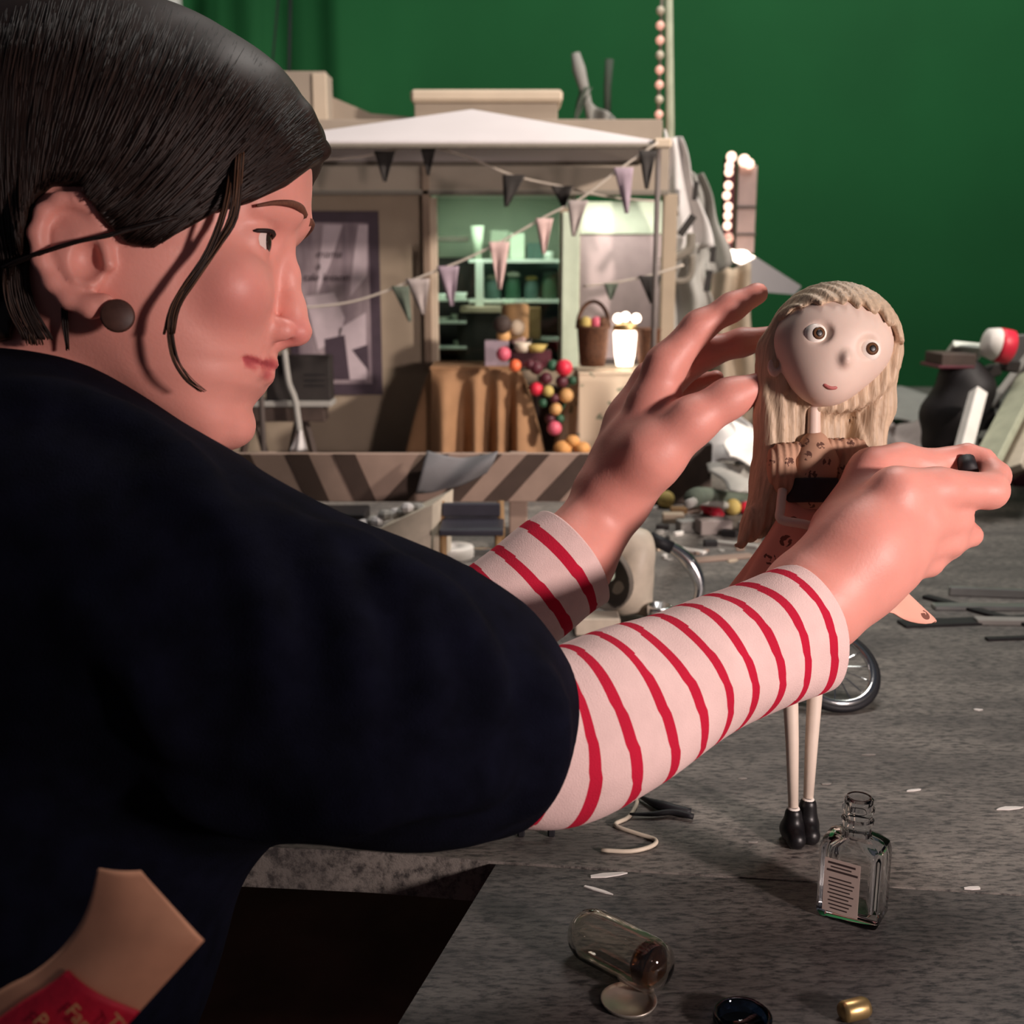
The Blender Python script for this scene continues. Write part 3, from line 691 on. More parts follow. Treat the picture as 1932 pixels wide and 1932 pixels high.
b = MB().tube([dw(1622, 915, 0), dw(1640, 960, 10), dw(1600, 1000, 10)], .0031, 12); b.build('arm', 'doll_limb', doll, smooth=True)
for lu0, lu1, lv1, yy in ((1490, 1497, 1536, 0), (1540, 1528, 1522, 14)):
    b = MB().tube([dw(lu0, 1100, yy), dw(lu0+1, 1310, yy), dw((lu0+lu1)/2+1, 1400, yy), dw(lu1, lv1, yy)], [.0052, .0052, .0044, .0032], 14); b.build('leg', 'doll_limb', doll, smooth=True)
    b = MB().lathe([(.0034, -.003), (.0046, -.002), (.0046, .003), (.0036, .005)], dw(lu1, lv1, yy), n=16); b.build('sock', 'doll_white', doll, smooth=True)
    base = dw(lu1, lv1, yy); z1 = base[2]; fx = Field((-.02, -.026, -.002), (.02, .02, z1+.006), .0012)
    fx.cap((0, 0, z1*.5), (0, 0, z1*1.0), .0072, .0058); fx.cap((0, -.010, .0062), (0, .004, .0068), .0066, .0072, k=.006); fx.F = smx(fx.F, (.0006-fx.ax[2]).reshape(1, 1, -1)+0*fx.F, .001).astype(np.float32)
    V, Q = fx.mesh(); bb = MB(); bb.add(V+np.array((base[0], base[1], 0)), Q.tolist()); bb.build('shoe', 'doll_black', doll, smooth=True)

# ------------------------------------------------------------------ things lying in the foreground
def glass_mat(name, tint, rough=.0):
    m = bpy.data.materials.new(name); m.use_nodes = True; b = m.node_tree.nodes['Principled BSDF']
    b.inputs['Base Color'].default_value = lin(tint); b.inputs['Transmission Weight'].default_value = 1; b.inputs['Roughness'].default_value = rough; b.inputs['IOR'].default_value = 1.48
    MATS[name] = m
glass_mat('clear_glass', (250, 250, 250)); glass_mat('blue_glass', (60, 90, 130)); glass_mat('vial_glass', (250, 246, 238))
mat('label_paper', (190, 170, 160), .7, var=.05); mat('ink', (60, 46, 44), .8, var=0)
mat('pale_metal', (190, 182, 170), .35, metal=.8, var=.1); mat('brass', (190, 160, 110), .35, metal=.85, var=.15)
mat('chrome', (225, 225, 225), .18, metal=1.0, var=.03); mat('black_rubber', (20, 19, 24), .6, var=.15)
mat('cream', (214, 200, 180), .5, var=.08, scale=60); mat('white_paint', (226, 220, 214), .6, var=.06)
mat('grey_flake', (140, 134, 128), .8, var=.1); mat('amber', (150, 96, 60), .1, var=0, trans=1.0)
bz = np.array(((G(1625, 1762)+G(1606, 1700))/2)); bz[2] = 0
yaw = rotm('Z', -33); bw, bd, bh = .037, .025, .053
bc = np.array((G(1606, 1728)[0], G(1606, 1728)[1], 0.0))
bottle = empty('glass_bottle', bc, 'small square clear glass bottle with a printed label and open neck', 'bottle')
def rrect(w, d, r, n=5):
    out = []
    for cx, cy, a0 in ((w/2-r, d/2-r, 0), (-w/2+r, d/2-r, 90), (-w/2+r, -d/2+r, 180), (w/2-r, -d/2+r, 270)):
        for k in range(n+1): t = math.radians(a0+90*k/n); out.append((cx+r*math.cos(t), cy+r*math.sin(t)))
    return out
def loft(b, rings, close=True):
    n = len(rings[0]); vs = [q for r in rings for q in r]; fs = [(i*n+k, i*n+(k+1) % n, (i+1)*n+(k+1) % n, (i+1)*n+k) for i in range(len(rings)-1) for k in range(n)]
    if close: fs += [tuple(range(n))[::-1], tuple((len(rings)-1)*n+k for k in range(n))]
    b.add(vs, fs)
def ringpts(pts2, z): return [bc+yaw@np.array((x, y, z)) for x, y in pts2]
circ = lambda r: [(r*math.cos(math.radians(45*0+a)), r*math.sin(math.radians(a))) for a in [q*90+90*k/5 for q in range(4) for k in range(6)]]
O = [ringpts(rrect(bw*.80, bd*.74, .003), .0003), ringpts(rrect(bw*.94, bd*.92, .003), .0016), ringpts(rrect(bw, bd, .003), .0045), ringpts(rrect(bw, bd, .003), bh-.008), ringpts(rrect(bw*.94, bd*.92, .004), bh-.003), ringpts(rrect(bw*.72, bd*.8, .006), bh)]
nr = .0088
for r_, z_ in ((nr*1.02, bh+.001), (nr*.93, bh+.003), (nr*.93, bh+.007), (nr*1.07, bh+.009), (nr*1.07, bh+.0105), (nr*.93, bh+.012), (nr*.93, bh+.0145), (nr*1.07, bh+.0165), (nr*1.07, bh+.018), (nr*.95, bh+.0195), (nr*.95, bh+.023), (nr*.8, bh+.0242)): O.append(ringpts(circ(r_), z_))
I = [ringpts(circ(nr*.68), bh+.0242), ringpts(circ(nr*.66), bh-.002), ringpts(rrect(bw*.74, bd*.64, .005), bh-.007), ringpts(rrect(bw*.78, bd*.68, .004), bh-.011), ringpts(rrect(bw*.78, bd*.68, .004), .010), ringpts(rrect(bw*.66, bd*.55, .004), .0075)]
b = MB(); loft(b, O+I); smooth_by_angle(b.build('glass_body', 'clear_glass', bottle), 35)
lb = MB(); fz = -bd/2-.0003; R3 = yaw
lb.box(bc+R3@np.array((-.0035, fz, .0235)), (.021, .0002, .034), R=R3); lab = lb.build('paper_label', 'label_paper', bottle)
for i in range(13):
    w_ = (.016, .012, .018, .0, .013, .015, .014, .012, .015, .011, .014, .012, .010)[i]
    if w_: MB().box(bc+R3@np.array((-.0035+rng.uniform(-.0008, .0008), fz-.00016, .038-.0024*i)), (w_, .0001, .0008 if i not in (0, 2) else .0013), R=R3).build('print_line', 'ink', lab)
# glass vial lying down
a, c = G(1120, 1812), G(1236, 1872); rv = .0150; ax = (c-a)/np.linalg.norm(c-a); a = a+np.array((0, 0, rv)); L_ = np.linalg.norm(c-a)+.004
vial = empty('glass_vial', ((a+c)/2*np.array((1, 1, 0))), 'clear glass capsule lying on its side near the front', 'vial')
prof = [(rv*math.cos(t), rv*math.sin(t)) for t in np.linspace(-1.55, 0, 9)]+[(rv, L_*.6), (rv*.97, L_*.8)]+[(rv*.92*math.cos(t)+.0005, L_*.82+rv*.7*math.sin(t)) for t in np.linspace(.1, 1.5, 7)]
inn = [(max(.0004, r-.0013), h+(.0013 if h < 0 else (-.0013 if h > L_*.8 else 0))) for r, h in prof][::-1]
b = MB().lathe(prof, a, axis=ax, n=32); b.lathe(inn, a, axis=ax, n=32); b.build('glass_shell', 'vial_glass', vial, smooth=True)
b = MB().lathe([(rv*.6, L_*.66), (rv*.78, L_*.72), (rv*.74, L_*.86), (rv*.4, L_*.92)], a, axis=ax, n=24); b.build('amber_reflection', 'amber', vial, smooth=True)  # amber glass insert imitating the brownish reflection in the vial's end
p0 = G(1186, 1893)
tag(MB().lathe([(.002, 0), (.0135, .0002), (.0150, .0026), (.0146, .0030), (.0125, .0012), (.002, .0010)], p0, n=28).build('dish', 'pale_metal', smooth=True), 'shallow pale metal dish beside the glass capsule', 'dish')
p0 = G(1400, 1938)
tag(MB().lathe([(.0125, 0), (.0150, .001), (.0150, .007), (.0140, .008), (.0125, .007), (.0120, .0015)], p0, n=32).build('glass_ring', 'blue_glass', smooth=True), 'dark blue glass ring at the bottom edge', 'ring')
p0 = G(1612, 1922)
x, y, z = frame_of((1, .35, .0)); tag(MB().lathe([(.001, -.0085), (.0045, -.008), (.0055, -.006), (.0055, .005), (.0046, .0072), (.001, .0078)], p0+np.array((0, 0, .0055)), R=(x, y, z), n=20).build('metal_ferrule', 'brass', smooth=True), 'small shiny brass plug in front of the bottle', 'metal plug')
# bent wire and black pliers
w = [G(*q, z=.0016) for q in ((1150, 1502), (1200, 1506), (1188, 1540), (1160, 1556), (1200, 1572), (1236, 1584), (1230, 1596), (1190, 1606), (1134, 1604))]
tag(MB().tube(spline(w, 4), .0015, 8).build('bent_wire', 'cream', smooth=True), 'pale wire bent in a zigzag on the street', 'wire')
pl = empty('pliers', G(1255, 1530), 'small black pliers beside the bent wire', 'pliers')
MB().tube(spline([G(1206, 1502, .003), G(1235, 1516, .004), G(1270, 1526, .004), G(1304, 1532, .003)], 4), list(np.interp(np.linspace(0, 1, 13), [0, .5, 1], [.001, .0042, .0026])), 8).build('handle', 'black_rubber', pl, smooth=True)
MB().tube(spline([G(1188, 1536, .003), G(1230, 1536, .003), G(1270, 1532, .004), G(1308, 1541, .003)], 4), list(np.interp(np.linspace(0, 1, 13), [0, .5, 1], [.001, .0022, .0022])), 8).build('handle', 'black_rubber', pl, smooth=True)
tag(MB().box(G(820, 1535)+np.array((0, 0, .004)), (.03, .010, .008), R=rotm('Z', 12), bev=.001).build('paint_scraper', 'white_paint'), 'white strip lying under the sweater elbow', 'strip')
for u, v, lbl, r_ in ((925, 1566, 'white paper scrap below the navy elbow', 0),):
    tag(MB().sheet(lambda a, c: G(910+30*a, 1556+22*c)+np.array((0, 0, .001+.006*a*(1-c))), 6, 6, .0005).build('paper_scrap', 'white_paint'), lbl, 'paper')
clip = empty('black_clip', G(1018, 1572), 'black two-legged clip standing below the striped sleeve', 'clip')
for u in (983, 1040): MB().box(G(u, 1578)+np.array((0, 0, .0065)), (.005, .004, .013), bev=.001).build('leg', 'black_rubber', clip)
MB().box(G(1012, 1577)+np.array((0, 0, .0145)), (.03, .005, .004), bev=.001).build('bar', 'black_rubber', clip)
def flake(u, v, sx, sy, rot, m, name, label, cat, group=None, h=.0008):
    n = 7; rr_ = random.Random(int(u*7+v)); p = G(u, v)
    poly = [p+rotm('Z', rot)@np.array((sx*math.cos(6.283*k/n)*rr_.uniform(.6, 1), sy*math.sin(6.283*k/n)*rr_.uniform(.6, 1), .0002)) for k in range(n)]
    return tag(MB().prism(poly, (0, 0, h)).build(name, m), label, cat, group)
FL = [(1835, 1677, .007, .0022, 5), (1845, 1340, .0045, .002, 0), (1905, 1526, .012, .003, 8), (1725, 1492, .008, .0016, 12), (1150, 1652, .016, .003, 10), (1125, 1680, .013, .002, -30), (1420, 1590, .004, .0015, 0), (1560, 1480, .005, .0014, 10), (1400, 1470, .004, .001, 0), (1640, 1425, .007, .001, 0), (1780, 1400, .004, .001, 20), (1860, 1255, .004, .0012, 0), (1330, 1500, .004, .0012, 15), (1700, 1560, .004, .001, 0)]
FLL = ['white flake on the dark front board right of the bottle', 'white flake far right of the doll legs', 'long white flake at the right edge of the street', 'thin white flake right of the doll shoes', 'long white flake left on the front board seam', 'narrow white flake tilted below the seam flake', 'tiny grey flake left of the doll shoes', 'small grey flake between doll legs and bottle neck', 'tiny grey flake left of the doll shins', 'flat grey flake right of the bicycle wheel']
for q, l_ in zip(FL[:10], FLL): flake(*q, 'white_paint' if l_.find('white') >= 0 else 'grey_flake', 'paint_flake', l_, 'paint flake', 'paint flakes on the street')
# small black tool held between thumb and finger
tag(MB().tube([P(1828, 892, .742), P(1822, 866, .748)], [.0062, .0056], 14).build('black_tool', 'black_rubber', smooth=True), 'short black tool pinched between near thumb and forefinger', 'tool')
# tan paper cuff with a red lettered band, low at the left
mat('tan_paper', (214, 152, 120), .8, var=.14, scale=40); mat('red_band', (214, 28, 58), .6, var=.12, scale=200, bump=.2, bscale=900); mat('gold_thread', (232, 178, 120), .5, var=.1); mat('paper_edge', (150, 118, 104), .8, var=.05)
TD = .40
ts = TD/FPX
def tq(q, Y): return P(q[0], q[1], TD)+Y*ts*FW
Lft = [(-140, 1960), (0, 1868), (60, 1836), (110, 1796), (148, 1748), (170, 1700), (185, 1640)]
Rgt = [(90, 2095), (180, 2000), (265, 1907), (385, 1775), (265, 1643)]
def resample(p, n, sm):
    p = np.array(spline(p, 6) if sm else p, float); L = np.concatenate(([0], np.cumsum(np.linalg.norm(np.diff(p, axis=0), axis=1)))); t = np.linspace(0, L[-1], n); return np.stack([np.interp(t, L, p[:, k]) for k in range(2)], 1)
Lf = resample(Lft, 41, True); Rg = np.concatenate((resample(Rgt[:4], 31, False), resample(Rgt[3:], 11, False)[1:]))
def cuffsurf(a, c, off=0.0):
    i = c*40; i0 = min(int(i), 39); w = i-i0; l = lerp(Lf[i0], Lf[i0+1], w); r = lerp(Rg[i0], Rg[i0+1], w); q = lerp(l, r, a)
    return tq(q, -(34+off)*math.sin(math.pi*min(1, max(0, a)))*(1-.85*c**5)-off)
cuff = empty('paper_cuff', tq((200, 1800), 0), 'tan flared paper cone with a red gold-lettered band, lower left corner', 'paper cone')
MB().sheet(lambda a, c: cuffsurf(a, c), 20, 40, .0013).build('cone', 'tan_paper', cuff, smooth=True)
band = MB().sheet(lambda a, c: cuffsurf(.2+.8*a, .02+c*(.56-.137*a), 5), 24, 16, .0006).build('band', 'red_band', cuff, smooth=True)
def text(name, s, size, loc, xdir, ydir, m, parent=None, ext=.0001, shear=0.0):
    cu = bpy.data.curves.new(name, 'FONT'); cu.body = s; cu.size = size; cu.extrude = ext; cu.shear = shear; cu.align_x = 'LEFT'
    o = bpy.data.objects.new(name, cu); COL.objects.link(o)
    x = np.array(xdir, float); x /= np.linalg.norm(x); y = np.array(ydir, float); y -= x*np.dot(x, y); y /= np.linalg.norm(y); z = np.cross(x, y)
    M = Matrix(((x[0], y[0], z[0], loc[0]), (x[1], y[1], z[1], loc[1]), (x[2], y[2], z[2], loc[2]), (0, 0, 0, 1)))
    if parent is not None:
        o.parent = parent; M = Matrix.Translation(-Vector(root_loc(parent))) @ M
    me = o.to_mesh().copy(); o.to_mesh_clear(); bpy.data.objects.remove(o); o = bpy.data.objects.new(name, me); COL.objects.link(o)
    if parent is not None: o.parent = parent
    o.matrix_local = M; me.materials.clear(); me.materials.append(MATS[m]); return o
for s_, uv in (('Fan', (143, 1884)), ('Po', (84, 1902)), ('The', (218, 1902))):
    text('lettering', s_, .0072, tq(uv, -56), E1*.66-UP*.75, E1*.75+UP*.66, 'gold_thread', band)
# ------------------------------------------------------------------ the model set behind
YW = 2.40
mat('plaster', (160, 143, 124), .9, var=.06, scale=14, bump=.1, bscale=60); mat('plaster_top', (150, 136, 122), .9, var=.06, scale=14)
mat('cornice', (190, 172, 152), .85, var=.05, scale=14); mat('canopy', (204, 196, 197), .8, var=.03, scale=8); mat('soffit', (120, 112, 102), .9, var=.05); mat('pilaster', (136, 116, 100), .9, var=.06)
mat('post', (96, 86, 82), .6, var=.1); mat('frame_green', (196, 208, 186), .6, var=.05); mat('room_green', (150, 160, 140), .85, var=.08, scale=6); mat('room_lilac', (176, 158, 158), .9, var=.05)
mat('shelf', (216, 222, 212), .5, var=.04); mat('dark_goods', (44, 38, 36), .7, var=.2); mat('teal_goods', (68, 94, 84), .6, var=.15)
mat('cloth_brown', (150, 112, 80), .85, var=.12, scale=20, bump=.3, bscale=400); mat('cloth_pale', (196, 176, 154), .85, var=.1, scale=16)
print_mat('cloth_print', (202, 180, 156), (128, 126, 106), 26, .33)
mat('flag_dark', (48, 44, 42), .9, var=.15); mat('flag_grey', (150, 138, 134), .9, var=.1); mat('flag_pink', (190, 160, 154), .9, var=.08); mat('flag_lilac', (146, 128, 138), .9, var=.08); mat('flag_green', (84, 92, 80), .9, var=.1); mat('string', (180, 168, 156), .9, var=.05)
mat('poster_paper', (166, 148, 152), .6, rgb2=(118, 102, 110), scale=11, stretch=(3, 1, .7), var=.1); mat('poster_border', (70, 56, 66), .6, var=.1); mat('poster_light', (196, 178, 184), .6, var=.06); mat('poster_ink', (70, 58, 62), .6, var=.05)
mat('wood_dark', (66, 52, 46), .7, var=.2, scale=40); mat('wood_tan', (146, 112, 74), .7, var=.15, scale=40); mat('board_tan', (156, 132, 118), .75, var=.08, scale=30); mat('stripe_brown', (72, 56, 48), .75, var=.1)
mat('wicker', (92, 58, 38), .75, var=.35, scale=220, bump=.8, bscale=300); mat('grey_tarp', (112, 110, 112), .8, var=.1, scale=20); mat('navy_plastic', (52, 50, 60), .5, var=.1)
mat('lilac_box', (150, 132, 142), .8, var=.06); mat('red', (214, 44, 66), .45, var=.08); mat('orange', (232, 112, 70), .45, var=.1); mat('pink', (206, 92, 112), .45, var=.08); mat('peach', (206, 156, 100), .6, var=.1); mat('plum', (84, 34, 44), .5, var=.1); mat('leaf_green', (44, 84, 60), .5, var=.1); mat('straw', (190, 166, 96), .7, var=.15)
mat('grey_metal', (150, 150, 148), .35, metal=.7, var=.1); mat('pastry', (206, 146, 84), .7, var=.2, scale=60); mat('white_cloth', (206, 200, 198), .85, var=.06, scale=16); mat('grey_cloth', (158, 154, 148), .85, var=.08, scale=16)
mat('bulb_lit', (255, 226, 208), .3, var=0, emit=(255, 214, 190), estr=2.2); mat('bulb_dim', (236, 190, 176), .3, var=0, emit=(255, 170, 150), estr=.5); mat('lamp_glow', (255, 240, 224), .3, var=0, emit=(255, 232, 210), estr=5.0)
mat('sign_panel', (222, 190, 182), .6, var=.06); mat('green_plank', (176, 178, 154), .8, var=.1, scale=40); mat('black_goods', (26, 22, 24), .6, var=.2); mat('cable', (14, 30, 22), .7, var=0); mat('foam_board', (196, 194, 190), .8, var=.04)
clear_mat('pane_glass', (232, 240, 234), .12); clear_mat('jar_glass', (150, 180, 160), .2, .05)
mat('tube_glow', (230, 255, 235), .4, var=0, emit=(245, 255, 248), estr=2.0)

def rb(name, u0, v0, u1, v1, y, dep, m, parent=None, bev=.0015):
    return MB().box(*qbox(u0, v0, u1, v1, y, dep), bev=bev).build(name, m, parent)
def gb(name, u0, u1, vb, hpx, dep, m, parent=None, bev=.0015, rot=0):
    p = G((u0+u1)/2, vb); y = p[1]; d = (p-CAM)@FW; sx = (u1-u0)*d/FPX; h = hpx*d/FPX
    return MB().box((p[0], y+dep/2, h/2), (sx, dep, h), R=rotm('Z', rot), bev=bev).build(name, m, parent)
def zof(v, y): return PY(966, v, y)[2]
def xof(u, v, y): return PY(u, v, y)[0]

shop = empty('shop_building', (xof(800, 600, YW), YW, 0), 'beige model shop front with two green-lit windows and flat roof', 'building')
w = MB()
for r_ in ((200, 362, 815, 872), (815, 690, 1250, 872), (1056, 392, 1094, 690)): w.box(*qbox(*r_, YW, .03))
w.build('wall', 'plaster', shop)
rb('fascia', 180, 276, 1262, 366, YW-.012, .05, 'plaster_top', shop)
rb('fascia_trim', 180, 358, 1262, 368, YW-.02, .012, 'soffit', shop)
rb('roof_slab', 180, 225, 1250, 277, YW+.02, .5, 'plaster_top', shop)
rb('corner_pier', 1246, 366, 1272, 872, YW, .03, 'plaster', shop)
pier = rb('chimney_block', 470, 134, 616, 260, YW+.12, .09, 'plaster_top', shop); rb('cap', 590, 138, 617, 262, YW+.115, .01, 'cornice', pier)
pp = [PY(u, v, YW+.2) for u, v in ((614, 178), (700, 214), (790, 222), (790, 262), (600, 262))]; MB().prism(pp, (0, .05, 0)).build('sloped_parapet', 'plaster_top', shop)
par = rb('parapet', 782, 190, 1052, 262, YW+.1, .12, 'plaster_top', shop); rb('cornice', 774, 168, 1062, 192, YW+.085, .15, 'cornice', par, bev=.006)
# rooms behind the windows
rb('back_wall', 800, 366, 1075, 720, YW+.30, .02, 'room_green', shop); rb('room_ceiling', 790, 318, 1075, 332, YW+.03, .3, 'room_green', shop); rb('shelf_back', 884, 496, 1068, 690, YW+.285, .008, 'teal_goods', shop)
w = MB(); w.box((xof(812, 500, YW)-.006, YW+.17, zof(520, YW+.1)), (.012, .29, .42)); w.box((xof(1076, 500, YW+.1), YW+.17, zof(520, YW+.1)), (.014, .29, .42)); w.build('side_wall', 'room_green', shop)
rb('room_floor', 800, 690, 1260, 700, YW+.03, .3, 'wood_dark', shop)
rb('back_wall', 1080, 440, 1290, 720, YW+.22, .02, 'room_lilac', shop); rb('green_frieze', 1080, 380, 1290, 442, YW+.215, .02, 'frame_green', shop)
rb('window_post', 1060, 400, 1093, 694, YW-.014, .014, 'frame_green', shop); rb('window_post', 812, 372, 826, 694, YW-.01, .014, 'cornice', shop)
tubes = MB().tube([PY(850, 346, YW+.07), PY(1040, 346, YW+.07)], .005, 10).build('ceiling_tube', 'tube_glow', shop, smooth=True)
lamp('shop_tube_lamp', 'AREA', PY(945, 372, YW+.08), PY(945, 700, YW+.14), .9, (.93, 1.0, .92), .22, .04)
lamp('side_room_lamp', 'AREA', PY(1170, 376, YW+.12), PY(1170, 700, YW+.14), .5, (1.0, .95, .88), .15, .05)
rb('window_pane', 826, 374, 1060, 690, YW+.008, .003, 'pane_glass', shop, bev=0)
for v in (492, 568, 640): rb('shelf', 884 if v < 600 else 950, v-3, 1066, v+4, YW+.16, .10, 'shelf', shop, bev=.0008)
rb('shelf_upright', 897, 492, 912, 640, YW+.155, .012, 'shelf', shop)
for v in (566, 608, 656): rb('glass_shelf', 816, v-2, 880, v+3, YW+.12, .08, 'shelf', shop, bev=.0008)
rb('cabinet_panel', 815, 486, 900, 690, YW+.25, .02, 'dark_goods', shop)
rb('lintel', 824, 446, 884, 456, YW+.2, .02, 'soffit', shop); 

def at_shelf(u, v, y): return PY(u, v, y)
def jar(u, vb, y, w_px, h_px, body, lid, label):
    p = PY(u, vb, y); s = (p-CAM)@FW/FPX; r, h = w_px/2*s, h_px*s
    e = empty('jar', p, label, 'jar', 'jars on the window shelf')
    MB().lathe([(r*.9, 0), (r, r*.15), (r, h*.66), (r*.8, h*.76), (r*.72, h*.8), (r*.72, h*.82)], p, n=16).build('body', body, e, smooth=True)
    MB().lathe([(r*.78, h*.82), (r*.8, h*.86), (r*.78, h*.95), (r*.2, h)], p, n=16).build('lid', lid, e, smooth=True); return e
YS = YW+.20
for u, w_, h_, m_, l_, lb in ((930, 30, 46, 'teal_goods', 'room_green', 'leftmost dark green jar on the middle shop shelf'), (968, 30, 52, 'leaf_green', 'shelf', 'dark green jar with a pale knob lid, second on shelf'), (1003, 28, 44, 'teal_goods', 'straw', 'green jar with a yellow lid on the shop shelf'), (1036, 30, 54, 'leaf_green', 'teal_goods', 'rightmost dark green jar on the middle shop shelf')):
    jar(u, 565, YS, w_, h_, m_, l_, lb)
def thing_box(name, u0, v0, u1, v1, y, dep, m, label, cat, group=None): return tag(rb(name, u0, v0, u1, v1, y, dep, m), label, cat, group)
thing_box('carton', 925, 435, 960, 489, YS, .04, 'room_green', 'grey-green carton on the top shop shelf', 'box')
thing_box('carton', 962, 440, 990, 489, YS, .04, 'frame_green', 'pale narrow carton beside the grey-green one', 'box')
thing_box('carton', 995, 458, 1024, 489, YS, .04, 'teal_goods', 'dark teal carton on the top shop shelf', 'box')
def cup(u, vb, y, w0, w1, h_px, m, name, label, cat):
    p = PY(u, vb, y); s = (p-CAM)@FW/FPX
    return tag(MB().lathe([(w0/2*s, 0), (w1/2*s, h_px*s), (w1/2*s*.9, h_px*s), (w0/2*s*.85, h_px*s*.1)], p, n=20).build(name, m, smooth=True), label, cat)
cup(901, 490, YS-.02, 12, 26, 62, 'frame_green', 'paper_cup', 'tall pale flared cup on the top shelf', 'cup')
cup(1035, 489, YS, 16, 20, 14, 'shelf', 'bowl', 'small white bowl at the right end of the top shelf', 'bowl')
cup(961, 582, YS-.05, 14, 22, 16, 'frame_green', 'bowl', 'pale bowl below the middle shelf', 'bowl')
thing_box('crate', 864, 590, 945, 690, YW+.13, .08, 'dark_goods', 'dark brown crate standing low in the window', 'crate')
thing_box('tray', 868, 578, 950, 590, YW+.125, .09, 'cloth_pale', 'pale tray lying on the dark crate', 'tray')
thing_box('carton', 985, 580, 1020, 640, YW+.14, .05, 'wood_tan', 'tan cardboard carton behind the window', 'box')
for u, v, w_, h_, lb in ((862, 561, 40, 12, 'long white tray on the upper glass shelf'), (832, 560, 24, 9, 'small white tray at the left end of glass shelf'), (836, 604, 30, 9, 'white dish on the middle glass shelf'), (861, 603, 20, 14, 'round white pot on the middle glass shelf'), (868, 652, 26, 13, 'white pot on the lowest glass shelf')):
    cup(u, v+3, YW+.15, w_*.8, w_, h_, 'shelf', 'white_dish', lb, 'dish')

# poster
po = empty('poster', PY(640, 745, YW-.004), 'purple-grey printed poster on the shop wall left of the window', 'poster')
MB().box(*qbox(545, 398, 718, 745, YW-.006, .003), bev=.0004).build('backing', 'poster_border', po)
MB().box(*qbox(560, 420, 698, 724, YW-.0075, .0015)).build('print', 'poster_paper', po)
for k, pl_ in enumerate((((610, 424), (646, 424), (622, 500), (596, 560)), ((676, 424), (694, 424), (692, 520), (660, 560), (668, 480)), ((575, 560), (630, 552), (650, 600), (640, 640), (600, 660)), ((640, 620), (690, 590), (692, 716), (632, 716)))):
    MB().prism([PY(u, v, YW-.0086) for u, v in pl_], (0, .0009, 0)).build('light_shape', 'poster_light', po)
for pl_ in (((612, 640), (650, 632), (660, 716), (620, 716)), ((664, 660), (694, 650), (696, 700))):
    MB().prism([PY(u, v, YW-.0092) for u, v in pl_], (0, .0009, 0)).build('dark_shape', 'poster_border', po)
for s_, u, v in (('mama', 596, 486), ('a', 596, 508), ('tale lesson', 572, 530)):
    text('lettering', s_, .022, PY(u, v, YW-.0094), (1, 0, 0), (0, 0, 1), 'poster_ink', po, ext=.0002, shear=.25)

# canopy tent over the stalls
YT = 2.02
ten = empty('canopy_tent', (xof(890, 400, YT), YT, 0), 'white peaked canopy on thin posts in front of the shop', 'tent')
zl = zof(266, YT); xl, xr = xof(470, 266, YT), xof(1243, 264, YT); ap_ = PY(890, 206, YT+.17); yb = YW-.05
cor = [np.array((xl, YT, zl)), np.array((xr, YT, zl)), np.array((xr, yb, zl)), np.array((xl, yb, zl))]
b = MB(); top = ap_; und = ap_-np.array((0, 0, .006))
b.add(cor+[top]+[c_-np.array((0, 0, .006)) for c_ in cor]+[und], [(0, 1, 4), (1, 2, 4), (2, 3, 4), (3, 0, 4), (6, 5, 9), (7, 6, 9), (8, 7, 9), (5, 8, 9), (0, 5, 6, 1), (1, 6, 7, 2), (2, 7, 8, 3), (3, 8, 5, 0)]); b.build('roof', 'canopy', ten)
b = MB()
for i in range(4): b.tube([cor[i]-np.array((0, 0, .008)), cor[(i+1) % 4]-np.array((0, 0, .008))], .0045, 8)
b.build('eave_rail', 'soffit', ten)
for c_ in cor[:2]: MB().tube([np.array((c_[0], c_[1]+(.004 if c_[1] < 2.2 else -.004), 0)), c_-np.array((0, 0, .006))], .0050, 10).build('post', 'post', ten, smooth=True)
MB().box(cor[1]+np.array((.006, 0, -.004)), (.03, .02, .016), bev=.003).build('corner_bracket', 'cornice', ten)
rb('pilaster', 798, 300, 812, 700, YW-.02, .018, 'pilaster', shop)

# bunting: each string is one thing, its flags are parts
def bunting(name, px, y, flags, label):
    e = empty(name, PY(px[0][0], px[0][1], y), label, 'bunting')
    pts = spline([PY(u, v, y) for u, v in px], 6); MB().tube(pts, .0022, 6).build('cord', 'string', e, smooth=True)
    for u, v, w_, h_, m_, tilt in flags:
        p = PY(u, v, y-.004); s = (p-CAM)@FW/FPX; w2, h = w_/2*s, h_*s
        def fl(a, c): 
            ww = w2*(1-.86*c); return p+np.array(((a*2-1)*ww+tilt*c*h, .006*math.sin(a*7+u)*c-.001, -c*h+ (a-.5)*.0))
        MB().sheet(fl, 6, 6, .0012).build('flag', m_, e, smooth=True)
    return e
bunting('bunting_string', [(1242, 268), (1165, 322), (1100, 372), (1030, 408), (960, 448), (880, 488), (800, 520), (715, 554), (650, 572), (560, 582)], YT-.02,
        [(1222, 284, 34, 70, 'flag_dark', 0), (1176, 316, 38, 84, 'flag_lilac', .1), (1090, 378, 40, 66, 'flag_grey', -.1), (1027, 412, 34, 66, 'flag_pink', 0), (942, 456, 40, 88, 'flag_pink', 0), (845, 502, 42, 74, 'flag_lilac', .1), (788, 526, 46, 66, 'flag_grey', .15), (755, 540, 34, 66, 'flag_green', .25)],
        'long pale bunting string running diagonally across the shop windows')
bunting('bunting_string', [(600, 302), (680, 296), (728, 285), (808, 276), (890, 300), (970, 332), (1060, 352), (1150, 372), (1240, 380)], YT+.06,
        [(726, 285, 40, 56, 'flag_dark', .0), (808, 277, 30, 52, 'flag_dark', 0), (970, 330, 44, 58, 'flag_dark', -.25), (1060, 351, 42, 40, 'flag_dark', .1)],
        'dark flags on a string under the canopy eave')
